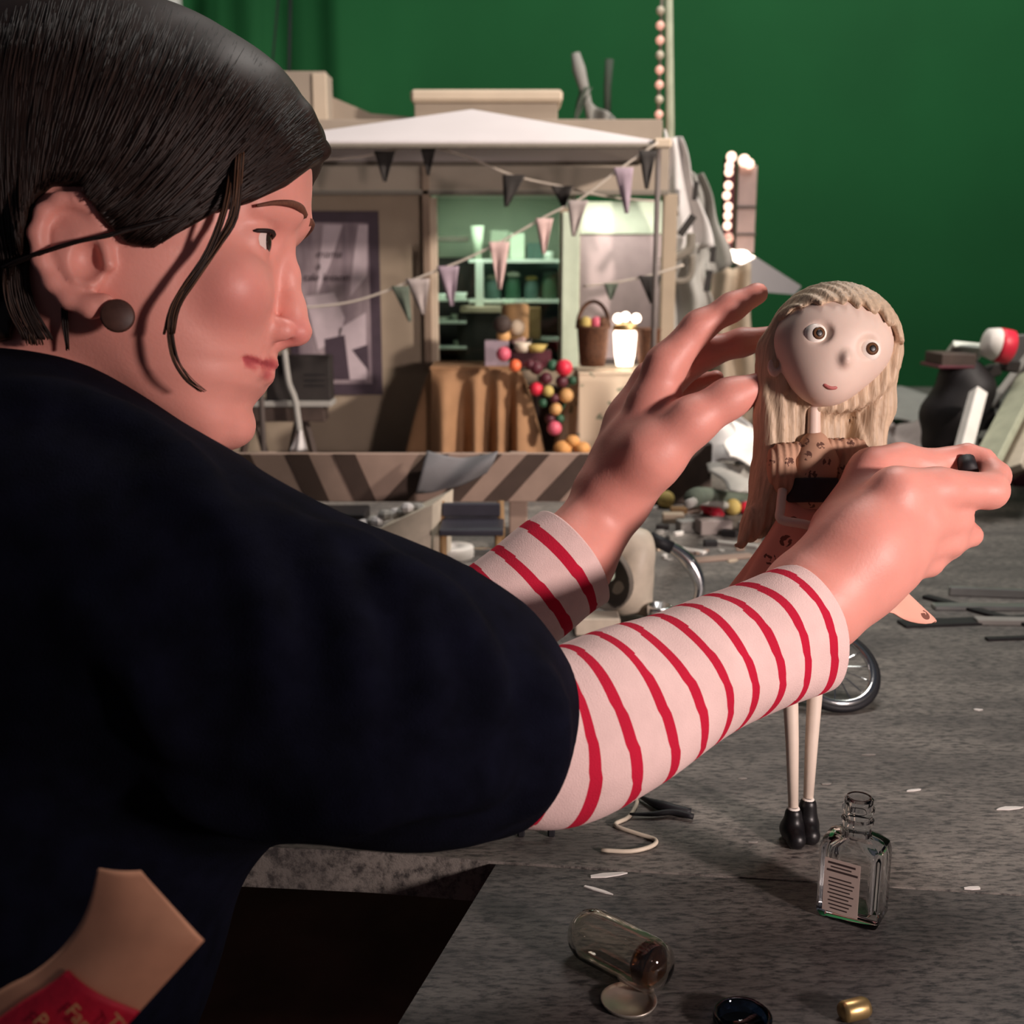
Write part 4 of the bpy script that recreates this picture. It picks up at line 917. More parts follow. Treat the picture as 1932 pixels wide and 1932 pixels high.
bunting('bunting_string', [(1100, 540), (1153, 534), (1225, 520), (1290, 500)], YT+.10, [(1153, 535, 28, 30, 'flag_green', 0), (1226, 520, 44, 52, 'flag_dark', .1)], 'short string with two dark flags beside the canopy post')

# stalls
def stall(name, u0, u1, vt, vb_y, dep, m, label, folds, flare=.012, amp=.012, cut=1.0):
    y = vb_y; x0, x1 = xof(u0, vt, y), xof(u1, vt, y); z = zof(vt, y); e = empty(name, ((x0+x1)/2, y, 0), label, 'table')
    def path(t):
        L = dep, x1-x0, dep; tot = sum(L); q = t*tot
        if q < L[0]: return np.array((x0, y+dep-q)), np.array((-1, 0))
        if q < L[0]+L[1]: return np.array((x0+q-L[0], y)), np.array((0, -1))
        return np.array((x1, y+q-L[0]-L[1])), np.array((1, 0))
    def fn(a, c):
        p, n_ = path(a); k = 1-c; w_ = (flare*k+amp*k**.6*math.sin(a*folds*6.283+2*math.sin(a*9)))
        if k < .01: w_ = 0
        q = p+n_*w_; return np.array((q[0], q[1], max(.001, z*c*cut+z*(1-cut) if cut < 1 else z*c)))
    MB().sheet(lambda a, c: fn(a, 1-c), 150, 14, .001).build('drape', m, e, smooth=True)
    MB().box(((x0+x1)/2, y+dep/2, z+.002), (x1-x0+.004, dep+.004, .006), bev=.002).build('table_top', m, e); return e
YA = 2.16
stall('draped_table', 812, 978, 697, YA, .13, 'cloth_brown', 'stall table under a brown pleated cloth below the window', 9, .03, .03)
stall('draped_table', 1092, 1215, 708, YA-.02, .13, 'cloth_print', 'stall table under a pale printed cloth', 5, .03, .018)
# goods on the stalls
def gtop(vt, y): return zof(vt, y)+.006
def on(u, vt, y, dy=.05):
    z = zof(vt, y)+.005; p = PY(u, vt, y); k = (y+dy)/y; return np.array((p[0]*k, y+dy, z))
def basket(u, vt, y, w_px, h_px, hand_px, label, m='wicker', dy=.05):
    p = on(u, vt, y, dy); s = (p-CAM)@FW/FPX; r, h = w_px/2*s, h_px*s; e = empty('basket', p, label, 'basket')
    MB().lathe([(r*.75, 0), (r*.9, h*.4), (r, h), (r*1.06, h*1.02), (r*1.0, h*1.08), (r*.9, h), (r*.7, h*.12)], p, n=20).build('bowl', m, e, smooth=True)
    if hand_px: MB().tube([p+np.array((r*math.cos(t), 0, h+hand_px*s*math.sin(t))) for t in np.linspace(0, math.pi, 15)], .0036, 8).build('handle', m, e, smooth=True)
    return e, p, s, r, h
e, p, s, r, h = basket(1118, 700, YA-.02, 60, 70, 50, 'dark wicker basket with a tall hoop handle on printed stall')
for i, (dx, m_) in enumerate(((-.5, 'straw'), (.15, 'pink'), (.55, 'wicker'))):
    tag(MB().ball(p+np.array((dx*r, -.01, h+.010)), (.012, .012, .013), 12, 8).build('fruit', m_, smooth=True), ('yellow fruit in the hoop-handled basket', 'pink fruit in the hoop-handled basket', 'brown fruit in the hoop-handled basket')[i], 'fruit')
e, p, s, r, h = basket(1222, 700, YA-.02, 46, 66, 0, 'dark wicker basket at the right end of printed stall')
# glowing lantern
p = on(1178, 700, YA-.02, .06); s = (p-CAM)@FW/FPX; lan = empty('lantern', p, 'bright glowing white lantern between the two baskets', 'lantern')
MB().lathe([(15*s, 0), (19*s, 20*s), (22*s, 60*s), (19*s, 66*s)], p, n=20).build('shade', 'lamp_glow', lan, smooth=True)
MB().lathe([(23*s, 66*s), (24*s, 72*s), (18*s, 78*s), (3*s, 80*s)], p, n=20).build('cap', 'brass', lan, smooth=True)
for i, dx in enumerate((-14, 0, 20)): MB().ball(p+np.array((dx*s, 0, (88+3*(i % 2))*s)), 9*s, 10, 8).build('bulb', 'lamp_glow', lan, smooth=True)
# figures, box and cartons on the brown stall
def figurine(u, vt, y, h_px, m1, m2, label, dy=.03):
    p = on(u, vt, y, dy); s = (p-CAM)@FW/FPX; h = h_px*s; e = empty('figurine', p, label, 'figurine')
    MB().lathe([(h*.22, 0), (h*.24, h*.1), (h*.17, h*.45), (h*.1, h*.6)], p, n=14).build('body', m1, e, smooth=True); MB().ball(p+np.array((0, 0, h*.76)), h*.2, 12, 8).build('head', m2, e, smooth=True)
    b = MB(); [b.ball(p+np.array((sx*h*.16, 0, h*.92)), h*.07, 8, 6) for sx in (-1, 1)]; b.build('ears', m1, e, smooth=True)
thing_box('gift_box', 914, 643, 960, 692, YA+.02, .05, 'lilac_box', 'lilac box on the brown stall', 'box')
p = on(962, 697, YA, .07); s = (p-CAM)@FW/FPX
for k, (u, v, r_, m_, lb) in enumerate(((948, 612, 17, 'wood_dark', 'dark round toy head above the lilac box'), (950, 634, 13, 'peach', 'peach toy face below the dark toy head'), (975, 618, 15, 'cloth_pale', 'pale toy standing beside the dark toy head'), (978, 640, 14, 'flag_pink', 'pink-white toy on the brown stall'))):
    tag(MB().ball(PY(u, v, YA+.02+.012*k), (r_*s*1.0, r_*s*.8, r_*s), 14, 10).build('toy', m_, smooth=True), lb, 'toy')
tag(MB().lathe([(24*s, 0), (26*s, 5*s), (26*s, 62*s), (20*s, 66*s)], PY(972, 640, YA+.07), n=20).build('hat_box', 'wood_tan', smooth=True), 'round tan hat box behind the toys', 'box')
thing_box('parcel', 940, 640, 1004, 694, YA+.075, .04, 'dark_goods', 'dark parcel under the toys on the brown stall', 'parcel')
cup(985, 664, YA+.005, 20, 34, 18, 'cream', 'bowl', 'cream bowl on the edge of the brown stall', 'bowl'); cup(1012, 664, YA+.01, 26, 44, 14, 'straw', 'bowl', 'straw coloured bowl beside the cream one', 'bowl')
thing_box('bowl_stand', 965, 662, 1040, 694, YA+.03, .04, 'plum', 'plum coloured stand under the two bowls', 'stand')
# garland of baubles hanging between the stalls
gar = empty('garland', PY(1030, 700, YA-.03), 'garland of coloured baubles hanging between the two stalls', 'garland')
GB = [(950, 668, 14, 'pink'), (972, 690, 12, 'orange'), (1012, 694, 13, 'plum'), (1000, 688, 10, 'plum'), (1042, 690, 11, 'leaf_green'), (1064, 694, 16, 'red'), (1012, 734, 13, 'red'), (1034, 738, 11, 'straw'), (1068, 746, 14, 'peach'), (1048, 772, 12, 'peach'), (1060, 720, 12, 'plum'), (1030, 714, 12, 'plum'), (1046, 808, 14, 'pink'), (1038, 790, 10, 'plum'), (1056, 790, 9, 'leaf_green'), (1080, 718, 9, 'leaf_green'), (1024, 760, 9, 'leaf_green'), (1046, 752, 9, 'plum')]
MB().tube(spline([PY(u, v, YA-.03) for u, v in ((945, 665), (975, 694), (1012, 700), (1020, 736), (1046, 760), (1048, 808))], 5), .002, 6).build('cord', 'leaf_green', gar, smooth=True)
MB().tube(spline([PY(u, v, YA-.03) for u, v in ((1012, 700), (1060, 694), (1072, 746), (1048, 790))], 5), .002, 6).build('cord', 'leaf_green', gar, smooth=True)
for u, v, r_, m_ in GB: MB().ball(PY(u, v, YA-.035-.006*(u % 3)), r_*.00098, 12, 8).build('bauble', m_, gar, smooth=True)
thing_box('stall_bin', 1010, 730, 1078, 850, YA+.16, .04, 'wood_dark', 'dark bin standing between the two stalls', 'bin')
for i, (u, v, w_) in enumerate(((1062, 846, 34), (1098, 846, 30), (1080, 832, 26))):
    tag(MB().ball(PY(u, v, YA-.09), (w_*.0005, w_*.0005, w_*.00042), 14, 8).build('bread_roll', 'pastry', smooth=True), ('golden bread roll on the left of the basket pile', 'golden bread roll on the right of the basket pile', 'golden bread roll topmost of the pile')[i], 'bread roll', 'bread rolls')
pb = PY(1080, 866, YA-.09); tag(MB().box((pb[0], YA-.09, (zof(858, YA-.09))/2), (.085, .07, zof(858, YA-.09)), bev=.004).build('bread_crate', 'wicker'), 'woven crate carrying the bread rolls', 'crate')

# trestle with a cash box behind the chin
YQ = 2.14
tr = empty('trestle', PY(545, 855, YQ), 'dark wooden trestle with a plank top left of the stall', 'trestle')
rb('plank', 450, 768, 612, 796, YQ, .05, 'wood_dark', tr); rb('edge_strip', 450, 757, 625, 768, YQ-.004, .06, 'grey_cloth', tr)
for u0, u1 in ((562, 542), (576, 600), (470, 450), (484, 508)): MB().tube([PY(u0, 794, YQ+.02), np.array((xof(u1, 850, YQ+.02), YQ+.02, 0))], .007, 4).build('leg', 'wood_dark', tr)
tag(rb('cash_box', 500, 672, 622, 757, YQ+.005, .05, 'navy_plastic'), 'dark grey box with printed lines standing on the trestle', 'box')
rb_ = bpy.data.objects['cash_box']; rb_.data.materials.clear(); rb_.data.materials.append(MATS['dark_goods'])
for i, v in enumerate((705, 716, 726)): MB().box(*qbox(575, v, 612, v+3, YQ+.0035, .001)).build('print_line', 'black_goods', rb_)
b = MB().sheet(lambda a, c: PY(lerp(lerp(566, 556, a), lerp(545, 600, a), c) if False else lerp(566-2, 547, c)+a*lerp(6, 32, c), 812+c*38, YQ-.03)+np.array((0, .006*math.sin(a*9), 0)), 8, 6, .001); tag(b.build('white_cone', 'white_cloth', smooth=True), 'white cloth triangle hanging between the trestle legs', 'cloth')
tag(MB().tube(spline([PY(u, v, YQ-.02) for u, v in ((536, 660), (544, 720), (556, 752), (562, 790), (566, 820))], 5), .006, 8).build('hanging_strap', 'grey_cloth', smooth=True), 'pale strap hanging over the dark box', 'strap')
cp = np.array((xof(645, 850, 2.02), 2.02, 0)); tag(MB().lathe([(.014, 0), (.016, .05), (.0165, .054), (.013, .054), (.012, .01)], cp, n=20).build('paper_cup', 'cream', smooth=True), 'small cup on the ground behind the striped barrier', 'cup')

# striped barrier
YB = 1.55
bar = empty('road_barrier', (xof(800, 1030, YB), YB, 0), 'tan road barrier board with dark diagonal stripes', 'barrier')
rb('board', 430, 856, 1180, 947, YB, .012, 'board_tan', bar, bev=.001)
zt, zb = zof(857, YB), zof(946, YB)
for u0, sg in ((430, 1), (540, 1), (628, 1), (812, -1), (912, -1), (1002, -1), (1100, -1)):
    if sg > 0: q = ((u0, 857), (u0+42, 857), (u0+82, 946), (u0+42, 946))
    else: q = ((u0-6, 857), (u0+36, 857), (u0-44, 946), (u0-90, 946))
    MB().prism([PY(u, v, YB-.0012) for u, v in q], (0, .002, 0)).build('stripe', 'stripe_brown', bar)
for u in (978, 500):
    x0 = xof(u, 900, YB); MB().box((x0, YB+.02, zt/2), (.026, .012, zt), bev=.002).build('post', 'board_tan', bar); MB().box((x0, YB+.02, .006), (.05, .12, .012), bev=.002).build('foot', 'stripe_brown', bar)
def tarp(a, c):
    u = 806+a*134+c*(-22); v = 852+12*math.sin(a*3)*(1-c)+c*(78-40*a*a)
    return PY(u, v, YB-.012-.014*math.sin(c*2.5)-.006*math.sin(a*8+c*3))
tag(MB().sheet(tarp, 24, 14, .002).build('grey_tarp', 'grey_tarp', smooth=True), 'grey folded tarpaulin draped over the barrier board', 'tarpaulin')
# clutter below the barrier
cb = empty('carton', G(770, 1090), 'pale carton crammed with crumpled paper below the barrier', 'box')
b = MB(); pf = [PY(u, v, 1.36) for u, v in ((716, 998), (816, 952), (812, 1075), (752, 1085))]; b.prism(pf, (.02, .10, 0)); b.build('body', 'cream', cb)
for i in range(9): MB().ball(PY(675+i*14+rng.uniform(-5, 5), 992-i*4+rng.uniform(-6, 6), 1.38+rng.uniform(0, .05)), (.011, .009, .007), 7, 5, R=rotm('Z', i*40)).build('crumpled_paper', 'white_cloth' if i % 2 else 'grey_cloth', cb)
dc = empty('folding_chair', G(890, 1060), 'dark grey folding chair with slatted back below the barrier', 'chair')
rb('backrest', 834, 950, 944, 975, 1.40, .008, 'navy_plastic', dc); rb('backrest', 838, 977, 938, 998, 1.40, .008, 'navy_plastic', dc); rb('seat', 828, 1000, 950, 1012, 1.34, .08, 'navy_plastic', dc)
for u in (832, 944): MB().tube([PY(u, 945, 1.41), np.array((xof(u+4, 1040, 1.40), 1.40, 0))], .0045, 8).build('leg', 'wood_tan', dc, smooth=True)
for u in (836, 940): MB().tube([PY(u, 1010, 1.345), np.array((xof(u, 1050, 1.35), 1.34, 0))], .0045, 8).build('leg', 'wood_tan', dc, smooth=True)
pt = G(856, 1052); tag(MB().lathe([(.008, 0), (.026, 0), (.027, .002), (.027, .014), (.026, .016), (.009, .016), (.008, .014)], pt, n=28).build('tape_roll', 'white_paint', smooth=True), 'white roll of tape below the folding chair', 'tape')
tag(MB().box(G(908, 1046)+np.array((0, 0, .004)), (.034, .012, .008), bev=.001).build('metal_comb', 'chrome'), 'shiny ribbed metal strip beside the tape roll', 'metal strip')
thing = lambda *a: tag(*a)
thing(gb('block', 940, 962, 1068, 34, .03, 'grey_cloth'), 'small grey block beside the far striped cuff', 'block')
thing(gb('block', 1085, 1170, 1200, 34, .03, 'cream'), 'cream block behind the striped sleeves', 'block')
thing(gb('dark_box', 590, 690, 1060, 92, .06, 'black_goods'), 'black box in shadow behind the carton', 'box')
# ------------------------------------------------------------------ fallen moped-style bicycle
bk = empty('fallen_bicycle', G(1400, 1230), 'fallen model bicycle with chrome wheel, bent handlebar and cream headlamp', 'bicycle')
hc = G(1170, 1165); hc[2] = .052; hs_ = ((hc-CAM)@FW)/FPX
f = Field(hc-.08, hc+.08, .003)
f.ell(hc+np.array((.012, .0, .0)), (.022, .030, .050), R=rotm('Y', 16)); f.cap(hc+np.array((.014, 0, -.02)), hc+np.array((.034, -.004, -.050)), .020, .004, k=.02)
f.cap(hc+np.array((.004, .0, .036)), hc+np.array((-.016, -.006, .034)), .016, .012, k=.012)
V, Q = f.mesh(); V = relax(V, Q, 2); b = MB(); b.add(V, Q.tolist()); hl_ = b.build('headlamp', 'cream', bk, smooth=True)
MB().lathe([(.008, .012), (.024, .008), (.034, -.004), (.036, -.012), (.034, -.013), (.030, -.004), (.020, .004), (.002, .006)], hc+np.array((-.014, -.022, .002)), axis=(.62, .72, .1), n=28).build('reflector', 'soffit', hl_, smooth=True)
MB().ball(hc+np.array((-.017, -.030, .006)), .0085, 14, 10).build('bulb', 'frame_green', hl_, smooth=True)
hb_ = [P(u, v, 1.27) for u, v in ((1226, 1014), (1262, 1030), (1290, 1050), (1312, 1080), (1320, 1110), (1312, 1142), (1296, 1172))]
MB().tube(spline(hb_[1:], 5), list(np.interp(np.linspace(0, 1, 26), [0, .3, 1], [.0062, .0085, .003])), 12).build('handlebar', 'chrome', bk, smooth=True)
MB().tube([hb_[0], hb_[1]+(hb_[2]-hb_[1])*.2], .0072, 12).build('grip', 'black_rubber', bk, smooth=True)
MB().lathe([(.013, 0), (.014, .004), (.014, .02), (.012, .022), (.011, .004)], G(1244, 1178), n=18).build('bell', 'chrome', bk, smooth=True)
# wheel leaning over
wc = G(1566, 1320); rw = .040; ax = np.array((.10, -.62, .78)); ax /= np.linalg.norm(ax); wx, wy, wz = frame_of(ax); wc[2] = .0; wc = wc+np.array((0, 0, rw*math.sqrt(1-ax[2]**2)+.004))
ring = lambda r: [wc+r*(math.cos(t)*wx+math.sin(t)*wy) for t in np.linspace(0, 2*math.pi, 49)]
MB().tube(ring(rw), .0042, 8, cap=False).build('tyre', 'black_rubber', bk, smooth=True)
rim = MB().tube([q-ax*-.002 for q in ring(rw-.0035)], .0036, 8, cap=False).build('rim', 'chrome', bk, smooth=True)
for k in range(14): t = 2*math.pi*k/14; MB().tube([wc+.004*(math.cos(t+.5)*wx+math.sin(t+.5)*wy), wc+(rw-.004)*(math.cos(t)*wx+math.sin(t)*wy)], .0007, 5).build('spoke', 'chrome', bk)
MB().lathe([(.004, -.008), (.006, -.004), (.006, .004), (.004, .008)], wc, axis=ax, n=14).build('hub', 'grey_metal', bk, smooth=True)
MB().tube(spline([hc+np.array((.03, 0, -.04)), G(1300, 1220, .02), G(1430, 1260, .025), wc+ax*.012], 5), .005, 10).build('frame_tube', 'grey_metal', bk, smooth=True)
# ------------------------------------------------------------------ mast with a string of bulbs, fallen fair behind
YM = 2.75
ms = empty('bulb_mast', PY(1254, 300, YM), 'tall pale mast strung with small bulbs above the canopy corner', 'mast')
ms.location.z = 0
MB().tube([np.array((xof(1262, 300, YM), YM, 0)), PY(1264, 240, YM), PY(1262, -30, YM)], [.012, .010, .008], 10).build('pole', 'green_plank', ms, smooth=True)
for k in range(9): MB().ball(PY(1246-.4*k, 20+28*k, YM-.01), .0095, 10, 8).build('bulb', 'bulb_dim' if k % 3 else 'cream', ms, smooth=True)
MB().tube([PY(1250, -30, YM), PY(1240, 262, YM)], .004, 6).build('cable', 'soffit', ms, smooth=True)
def marq(u0, u1, v0, v1, y, bulbs, m, label, side=None):
    e = empty('marquee_sign', (xof((u0+u1)/2, v1, y), y, zof(v1, y)), label, 'sign'); e.location.z = 0
    rb('panel', u0, v0, u1, v1, y, .03, m, e); x = xof((u0+u1)/2, v1, y); MB().box((x, y+.015, zof(v1, y)/2), (.012, .012, zof(v1, y)), bev=.001).build('post', 'post', e)
    for u, v, lit, r_ in bulbs: MB().ball(PY(u, v, y-.008), r_, 12, 8).build('bulb', lit, e, smooth=True)
    return e
marq(1366, 1386, 298, 482, 2.95, [(1380, 296, 'bulb_lit', .0125), (1376, 313, 'bulb_lit', .0105), (1375, 325, 'bulb_lit', .0105), (1374, 350, 'bulb_lit', .0105), (1371, 369, 'bulb_lit', .0102), (1374, 390, 'bulb_lit', .0105), (1373, 407, 'bulb_lit', .0102), (1372, 426, 'bulb_lit', .0105), (1374, 449, 'bulb_dim', .013)], 'plum', 'upright marquee column edged with lit bulbs')
mq = marq(1391, 1426, 312, 478, 2.99, [(1404, 303, 'bulb_lit', .015), (1414, 309, 'bulb_lit', .012)], 'sign_panel', 'pink lit marquee panel right of the bulb column')
for v in (388, 440): rb('seam', 1390, v, 1427, v+4, 2.985, .004, 'post', mq)
lg = empty('fallen_light', PY(1396, 486, 2.9), 'bright fallen light at the foot of the marquee', 'lamp')
for i, (u, v, r_) in enumerate(((1380, 482, .018), (1398, 484, .02), (1412, 492, .018))): MB().ball(PY(u, v, 2.9), (r_*1.2, r_, r_*.8), 12, 8).build('bulb', 'lamp_glow', lg, smooth=True)
tag(MB().prism([PY(u, v, 2.85) for u, v in ((1400, 500), (1428, 486), (1512, 540), (1500, 556), (1404, 548))], (.02, .25, .01)).build('fallen_roof', 'canopy'), 'white fallen roof panel sloping down behind the doll head', 'roof panel')
# torn tent cloth right of the canopy
def crumple(name, poly, y, m, label, cat='cloth', amp=.02, nu=16, nv=18, seed=0, th=.002, dy=0.0):
    """hanging torn sheet: four pixel corners (tl, tr, br, bl) with deep folds"""
    rr_ = random.Random(seed); ph = [rr_.uniform(0, 6) for _ in range(5)]; P4 = [np.array(PY(u, v, y+(dy if i in (2, 3) else 0))) for i, (u, v) in enumerate(poly)]
    def fn(a, c):
        p = lerp(lerp(P4[0], P4[1], a), lerp(P4[3], P4[2], a), c)
        return p+np.array((.3*amp*math.sin(c*9+ph[0]), amp*math.sin(a*11+ph[1]+c*2)+.6*amp*math.sin(c*8+a*5+ph[2]), .35*amp*math.sin(a*7+ph[3])))
    return tag(MB().sheet(fn, nu, nv, th).build(name, m, smooth=True), label, cat)
crumple('torn_cloth', ((1248, 250), (1284, 262), (1346, 470), (1254, 486)), 2.5, 'white_cloth', 'long white torn cloth hanging from the canopy corner', seed=1, amp=.013)
crumple('torn_cloth', ((1290, 312), (1326, 332), (1380, 500), (1306, 525)), 2.62, 'grey_cloth', 'grey torn cloth sagging left of the marquee', seed=2, amp=.016)
crumple('torn_cloth', ((1252, 470), (1330, 460), (1350, 620), (1256, 640)), 2.52, 'grey_cloth', 'grey crumpled cloth heap below the torn tent', seed=3, amp=.018)
crumple('torn_cloth', ((1340, 505), (1410, 500), (1430, 806), (1344, 806)), 2.72, 'cloth_pale', 'pale cloth piece behind the raised hand', seed=4, amp=.018)
tag(MB().tube(spline([PY(u, v, 2.46) for u, v in ((1246, 494), (1275, 486), (1300, 470), (1304, 440))], 5), .010, 8).build('broken_pole', 'soffit', smooth=True), 'bent grey pole lying across the torn cloth', 'pole')
tag(MB().tube(spline([PY(u, v, 2.45) for u, v in ((1250, 512), (1268, 528), (1290, 530), (1304, 516), (1306, 480))], 5), .007, 8).build('hanging_hose', 'soffit', smooth=True), 'dark hose looped in front of the torn cloth', 'hose')
for i, (u, v, w_, h_, tl, lb) in enumerate(((1296, 425, 14, 44, 35, 'dark torn strip over the white tent cloth'), (1272, 390, 10, 36, -15, 'small dark strip high on the white tent cloth'), (1312, 360, 10, 34, 5, 'dark strip on the grey cloth near the top'), (1345, 480, 10, 30, 5, 'dark strip beside the marquee foot'), (1336, 530, 12, 40, 8, 'brown strip hanging low on the torn cloth'))):
    p = PY(u, v, 2.44); tag(MB().box(p, (w_*.0011, .004, h_*.0011), R=rotm('Y', tl), bev=.001).build('torn_strip', 'flag_dark'), lb, 'strip')
# toppled banner frame beyond the canopy
tb = empty('banner_frame', PY(1130, 240, 2.9), 'toppled pale banner frame behind the canopy roof', 'banner'); 
MB().tube([PY(1086, 100, 2.9), PY(1092, 130, 2.9), PY(1108, 190, 2.9), PY(1116, 245, 2.9)], [.010, .016, .010, .008], 8).build('pole', 'grey_cloth', tb, smooth=True)
MB().tube([PY(1150, 112, 2.92), PY(1146, 165, 2.92), PY(1146, 245, 2.92)], [.010, .009, .008], 8).build('pole', 'flag_green', tb, smooth=True)
MB().sheet(lambda a, c: PY(1112+a*95, 190+50*math.sin(a*1.5)*.9+c*(52-48*a), 2.89)+np.array((0, .02*math.sin(a*14), 0)), 20, 6, .002).build('banner', 'grey_cloth', tb, smooth=True)
MB().sheet(lambda a, c: PY(1088+a*24*(1-c)-c*12+6, 165+c*72, 2.895)+np.array((0, .012*math.sin(a*9+c*5), 0)), 8, 10, .002).build('pennant', 'flag_green', tb, smooth=True)
# hanging cables and a pale panel beyond the screen's left end
for u0, u1, v1, lb, r_ in ((549, 545, 152, 'dark cable hanging in front of the green screen', .0065), (530, 514, 120, 'thin dark cable hanging left of the thicker one', .0035)):
    tag(MB().tube([PY(u0, -60, 3.7), PY(u1, v1, 3.7), PY(u1, v1+240, 3.7)], r_, 6).build('hanging_cable', 'cable', smooth=True), lb, 'cable')
tag(rb('foam_board', -200, -260, 330, 40, 3.6, .04, 'foam_board'), 'pale foam board hanging above the head', 'board')
# ------------------------------------------------------------------ rubble on the street
RB = random.Random(21)
def plank(u0, v0, u1, v1, w_, h_, m, label, name='plank', z0=0.0, z1=0.0, group=None):
    a, c = G(u0, v0), G(u1, v1); a[2] = z0; c[2] = z1; d = c-a; L = np.linalg.norm(d); x, y, z = d/L, None, None; up = np.array((0, 0, 1.0)); y = np.cross(up, x); y /= np.linalg.norm(y); z = np.cross(x, y)
    return tag(MB().box((a+c)/2+np.array((0, 0, h_/2)), (L, w_, h_), R=np.stack((x, y, z), 1), bev=.0008).build(name, m), label, 'plank', group)
def pplank(p0, p1, w_, h_, m, label, name='plank', cat='plank'):
    p0, p1 = np.array(p0), np.array(p1); d = p1-p0; L = np.linalg.norm(d); x = d/L; y = np.cross((0, .6, .8), x); y /= np.linalg.norm(y); z = np.cross(x, y)
    return tag(MB().box((p0+p1)/2, (L, w_, h_), R=np.stack((x, y, z), 1), bev=.0015).build(name, m), label, cat)
# black strips at the right
BS = [(1700, 1180, 1990, 1168, .022, .003, 'black_goods', 'long flat black strip lowest of the bundle at right'), (1760, 1148, 1990, 1150, .016, .005, 'grey_metal', 'pale grey strip in the middle of the black bundle'),
      (1745, 1128, 1980, 1192, .012, .004, 'black_goods', 'black strip crossing the bundle diagonally'), (1790, 1122, 1990, 1130, .008, .010, 'grey_metal', 'thin grey rod on top of the black bundle'),
      (1840, 1176, 1990, 1178, .014, .006, 'grey_cloth', 'pale flat strip lying over the black bundle'), (1860, 1208, 1990, 1204, .008, .003, 'black_goods', 'short black strip nearest the camera at right')]
for q in BS: plank(*q)
# debris heap behind the raised hand
crumple('white_sheet', ((1300, 800), (1390, 770), (1440, 850), (1340, 890)), 2.10, 'white_cloth', 'white crumpled sheet on the heap behind the thumb', seed=5, amp=.02, dy=-.25)
crumple('white_sheet', ((1380, 800), (1470, 800), (1470, 870), (1370, 870)), 1.90, 'white_paint', 'bright white sheet resting on the heap left of doll hair', seed=6, amp=.018, dy=-.2)
crumple('grey_sheet', ((1330, 880), (1470, 870), (1480, 940), (1380, 930)), 1.75, 'grey_cloth', 'grey sheet spilling off the heap left of doll dress', seed=7, amp=.012, dy=-.15)
tag(MB().tube(spline([G(1308, 940, .10), G(1320, 935, .08), G(1340, 935, .045), G(1370, 940, .02), G(1420, 945, .012), G(1470, 948, .01)], 5), .012, 10).build('thick_hose', 'flag_green', smooth=True), 'thick dark green hose curving down the heap', 'hose')
MB().tube(spline([G(1300, 950, .11), G(1316, 945, .08), G(1340, 948, .04), G(1380, 955, .012), G(1440, 958, .008)], 5), .006, 8).build('pale_lining', 'grey_cloth', bpy.data.objects['thick_hose'], smooth=True)
tag(MB().box(G(1275, 950)+np.array((0, .03, .05)), (.10, .08, .10), R=rotm('Z', 20), bev=.004).build('dark_crate', 'wood_dark'), 'dark brown crate under the hoses', 'crate')
plank(1390, 880, 1470, 878, .03, .012, 'black_goods', 'dark plank under the bright white sheet', z0=.0, z1=.0)
# small litter between hand and doll
LT = [(1256, 958, 'straw', 'ball', .014, 'yellow ball in the litter left of doll'), (1340, 972, 'red', 'ball', .016, 'big red ball in the litter'), (1352, 984, 'red', 'ball', .011, 'smaller red ball touching the big one'), (1382, 972, 'straw', 'ball', .013, 'pale yellow ball right of the red ones'), (1406, 970, 'red', 'ball', .010, 'small red ball nearest the doll hair'), (1368, 950, 'shelf', 'ball', .011, 'pale mint ball behind the yellow one'), (1394, 945, 'straw', 'ball', .007, 'tiny yellow ball behind the litter'),
      (1325, 990, 'wood_dark', 'box', .018, 'dark cube beside the red ball'), (1300, 1000, 'grey_cloth', 'box', .022, 'grey cube in the middle of the litter'), (1345, 1005, 'flag_grey', 'box', .03, 'pale grey box in front of the red ball'), (1270, 985, 'cloth_pale', 'box', .02, 'beige box left in the litter'), (1376, 1012, 'black_goods', 'box', .014, 'black chunk right of the pale grey box'), (1412, 1000, 'grey_cloth', 'box', .018, 'grey chunk nearest the doll dress'), (1392, 1012, 'dark_goods', 'box', .011, 'small dark chunk near the doll dress'), (1340, 1030, 'black_goods', 'box', .012, 'black bent piece in front of the litter'),
      (1280, 970, 'wood_tan', 'box', .016, 'tan chunk behind the beige box'), (1310, 962, 'board_tan', 'box', .02, 'brown flat box at the back of the litter'), (1420, 962, 'grey_cloth', 'box', .022, 'grey slab behind the doll hair'), (1250, 1000, 'dark_goods', 'box', .012, 'dark chunk beside the wrist')]
for u, v, m_, kd, r_, lb in LT:
    p = G(u, v)
    if kd == 'ball': tag(MB().ball(p+np.array((0, 0, r_)), r_, 14, 10).build('litter_ball', m_, smooth=True), lb, 'ball')
    else: tag(MB().box(p+np.array((0, 0, r_*.35)), (r_*1.6, r_, r_*.7), R=rotm('Z', RB.uniform(-40, 40)), bev=.001).build('litter_block', m_), lb, 'block')
plank(1235, 1030, 1330, 1046, .012, .004, 'white_paint', 'white slat lying behind the handlebar'); plank(1150, 1050, 1225, 1030, .02, .006, 'cloth_pale', 'pale slat by the dark wrist')
plank(1300, 1060, 1420, 1050, .02, .003, 'board_tan', 'tan slat flat on the street left of doll'); plank(1340, 1025, 1430, 1035, .012, .005, 'grey_cloth', 'grey slat pointing at the doll skirt')
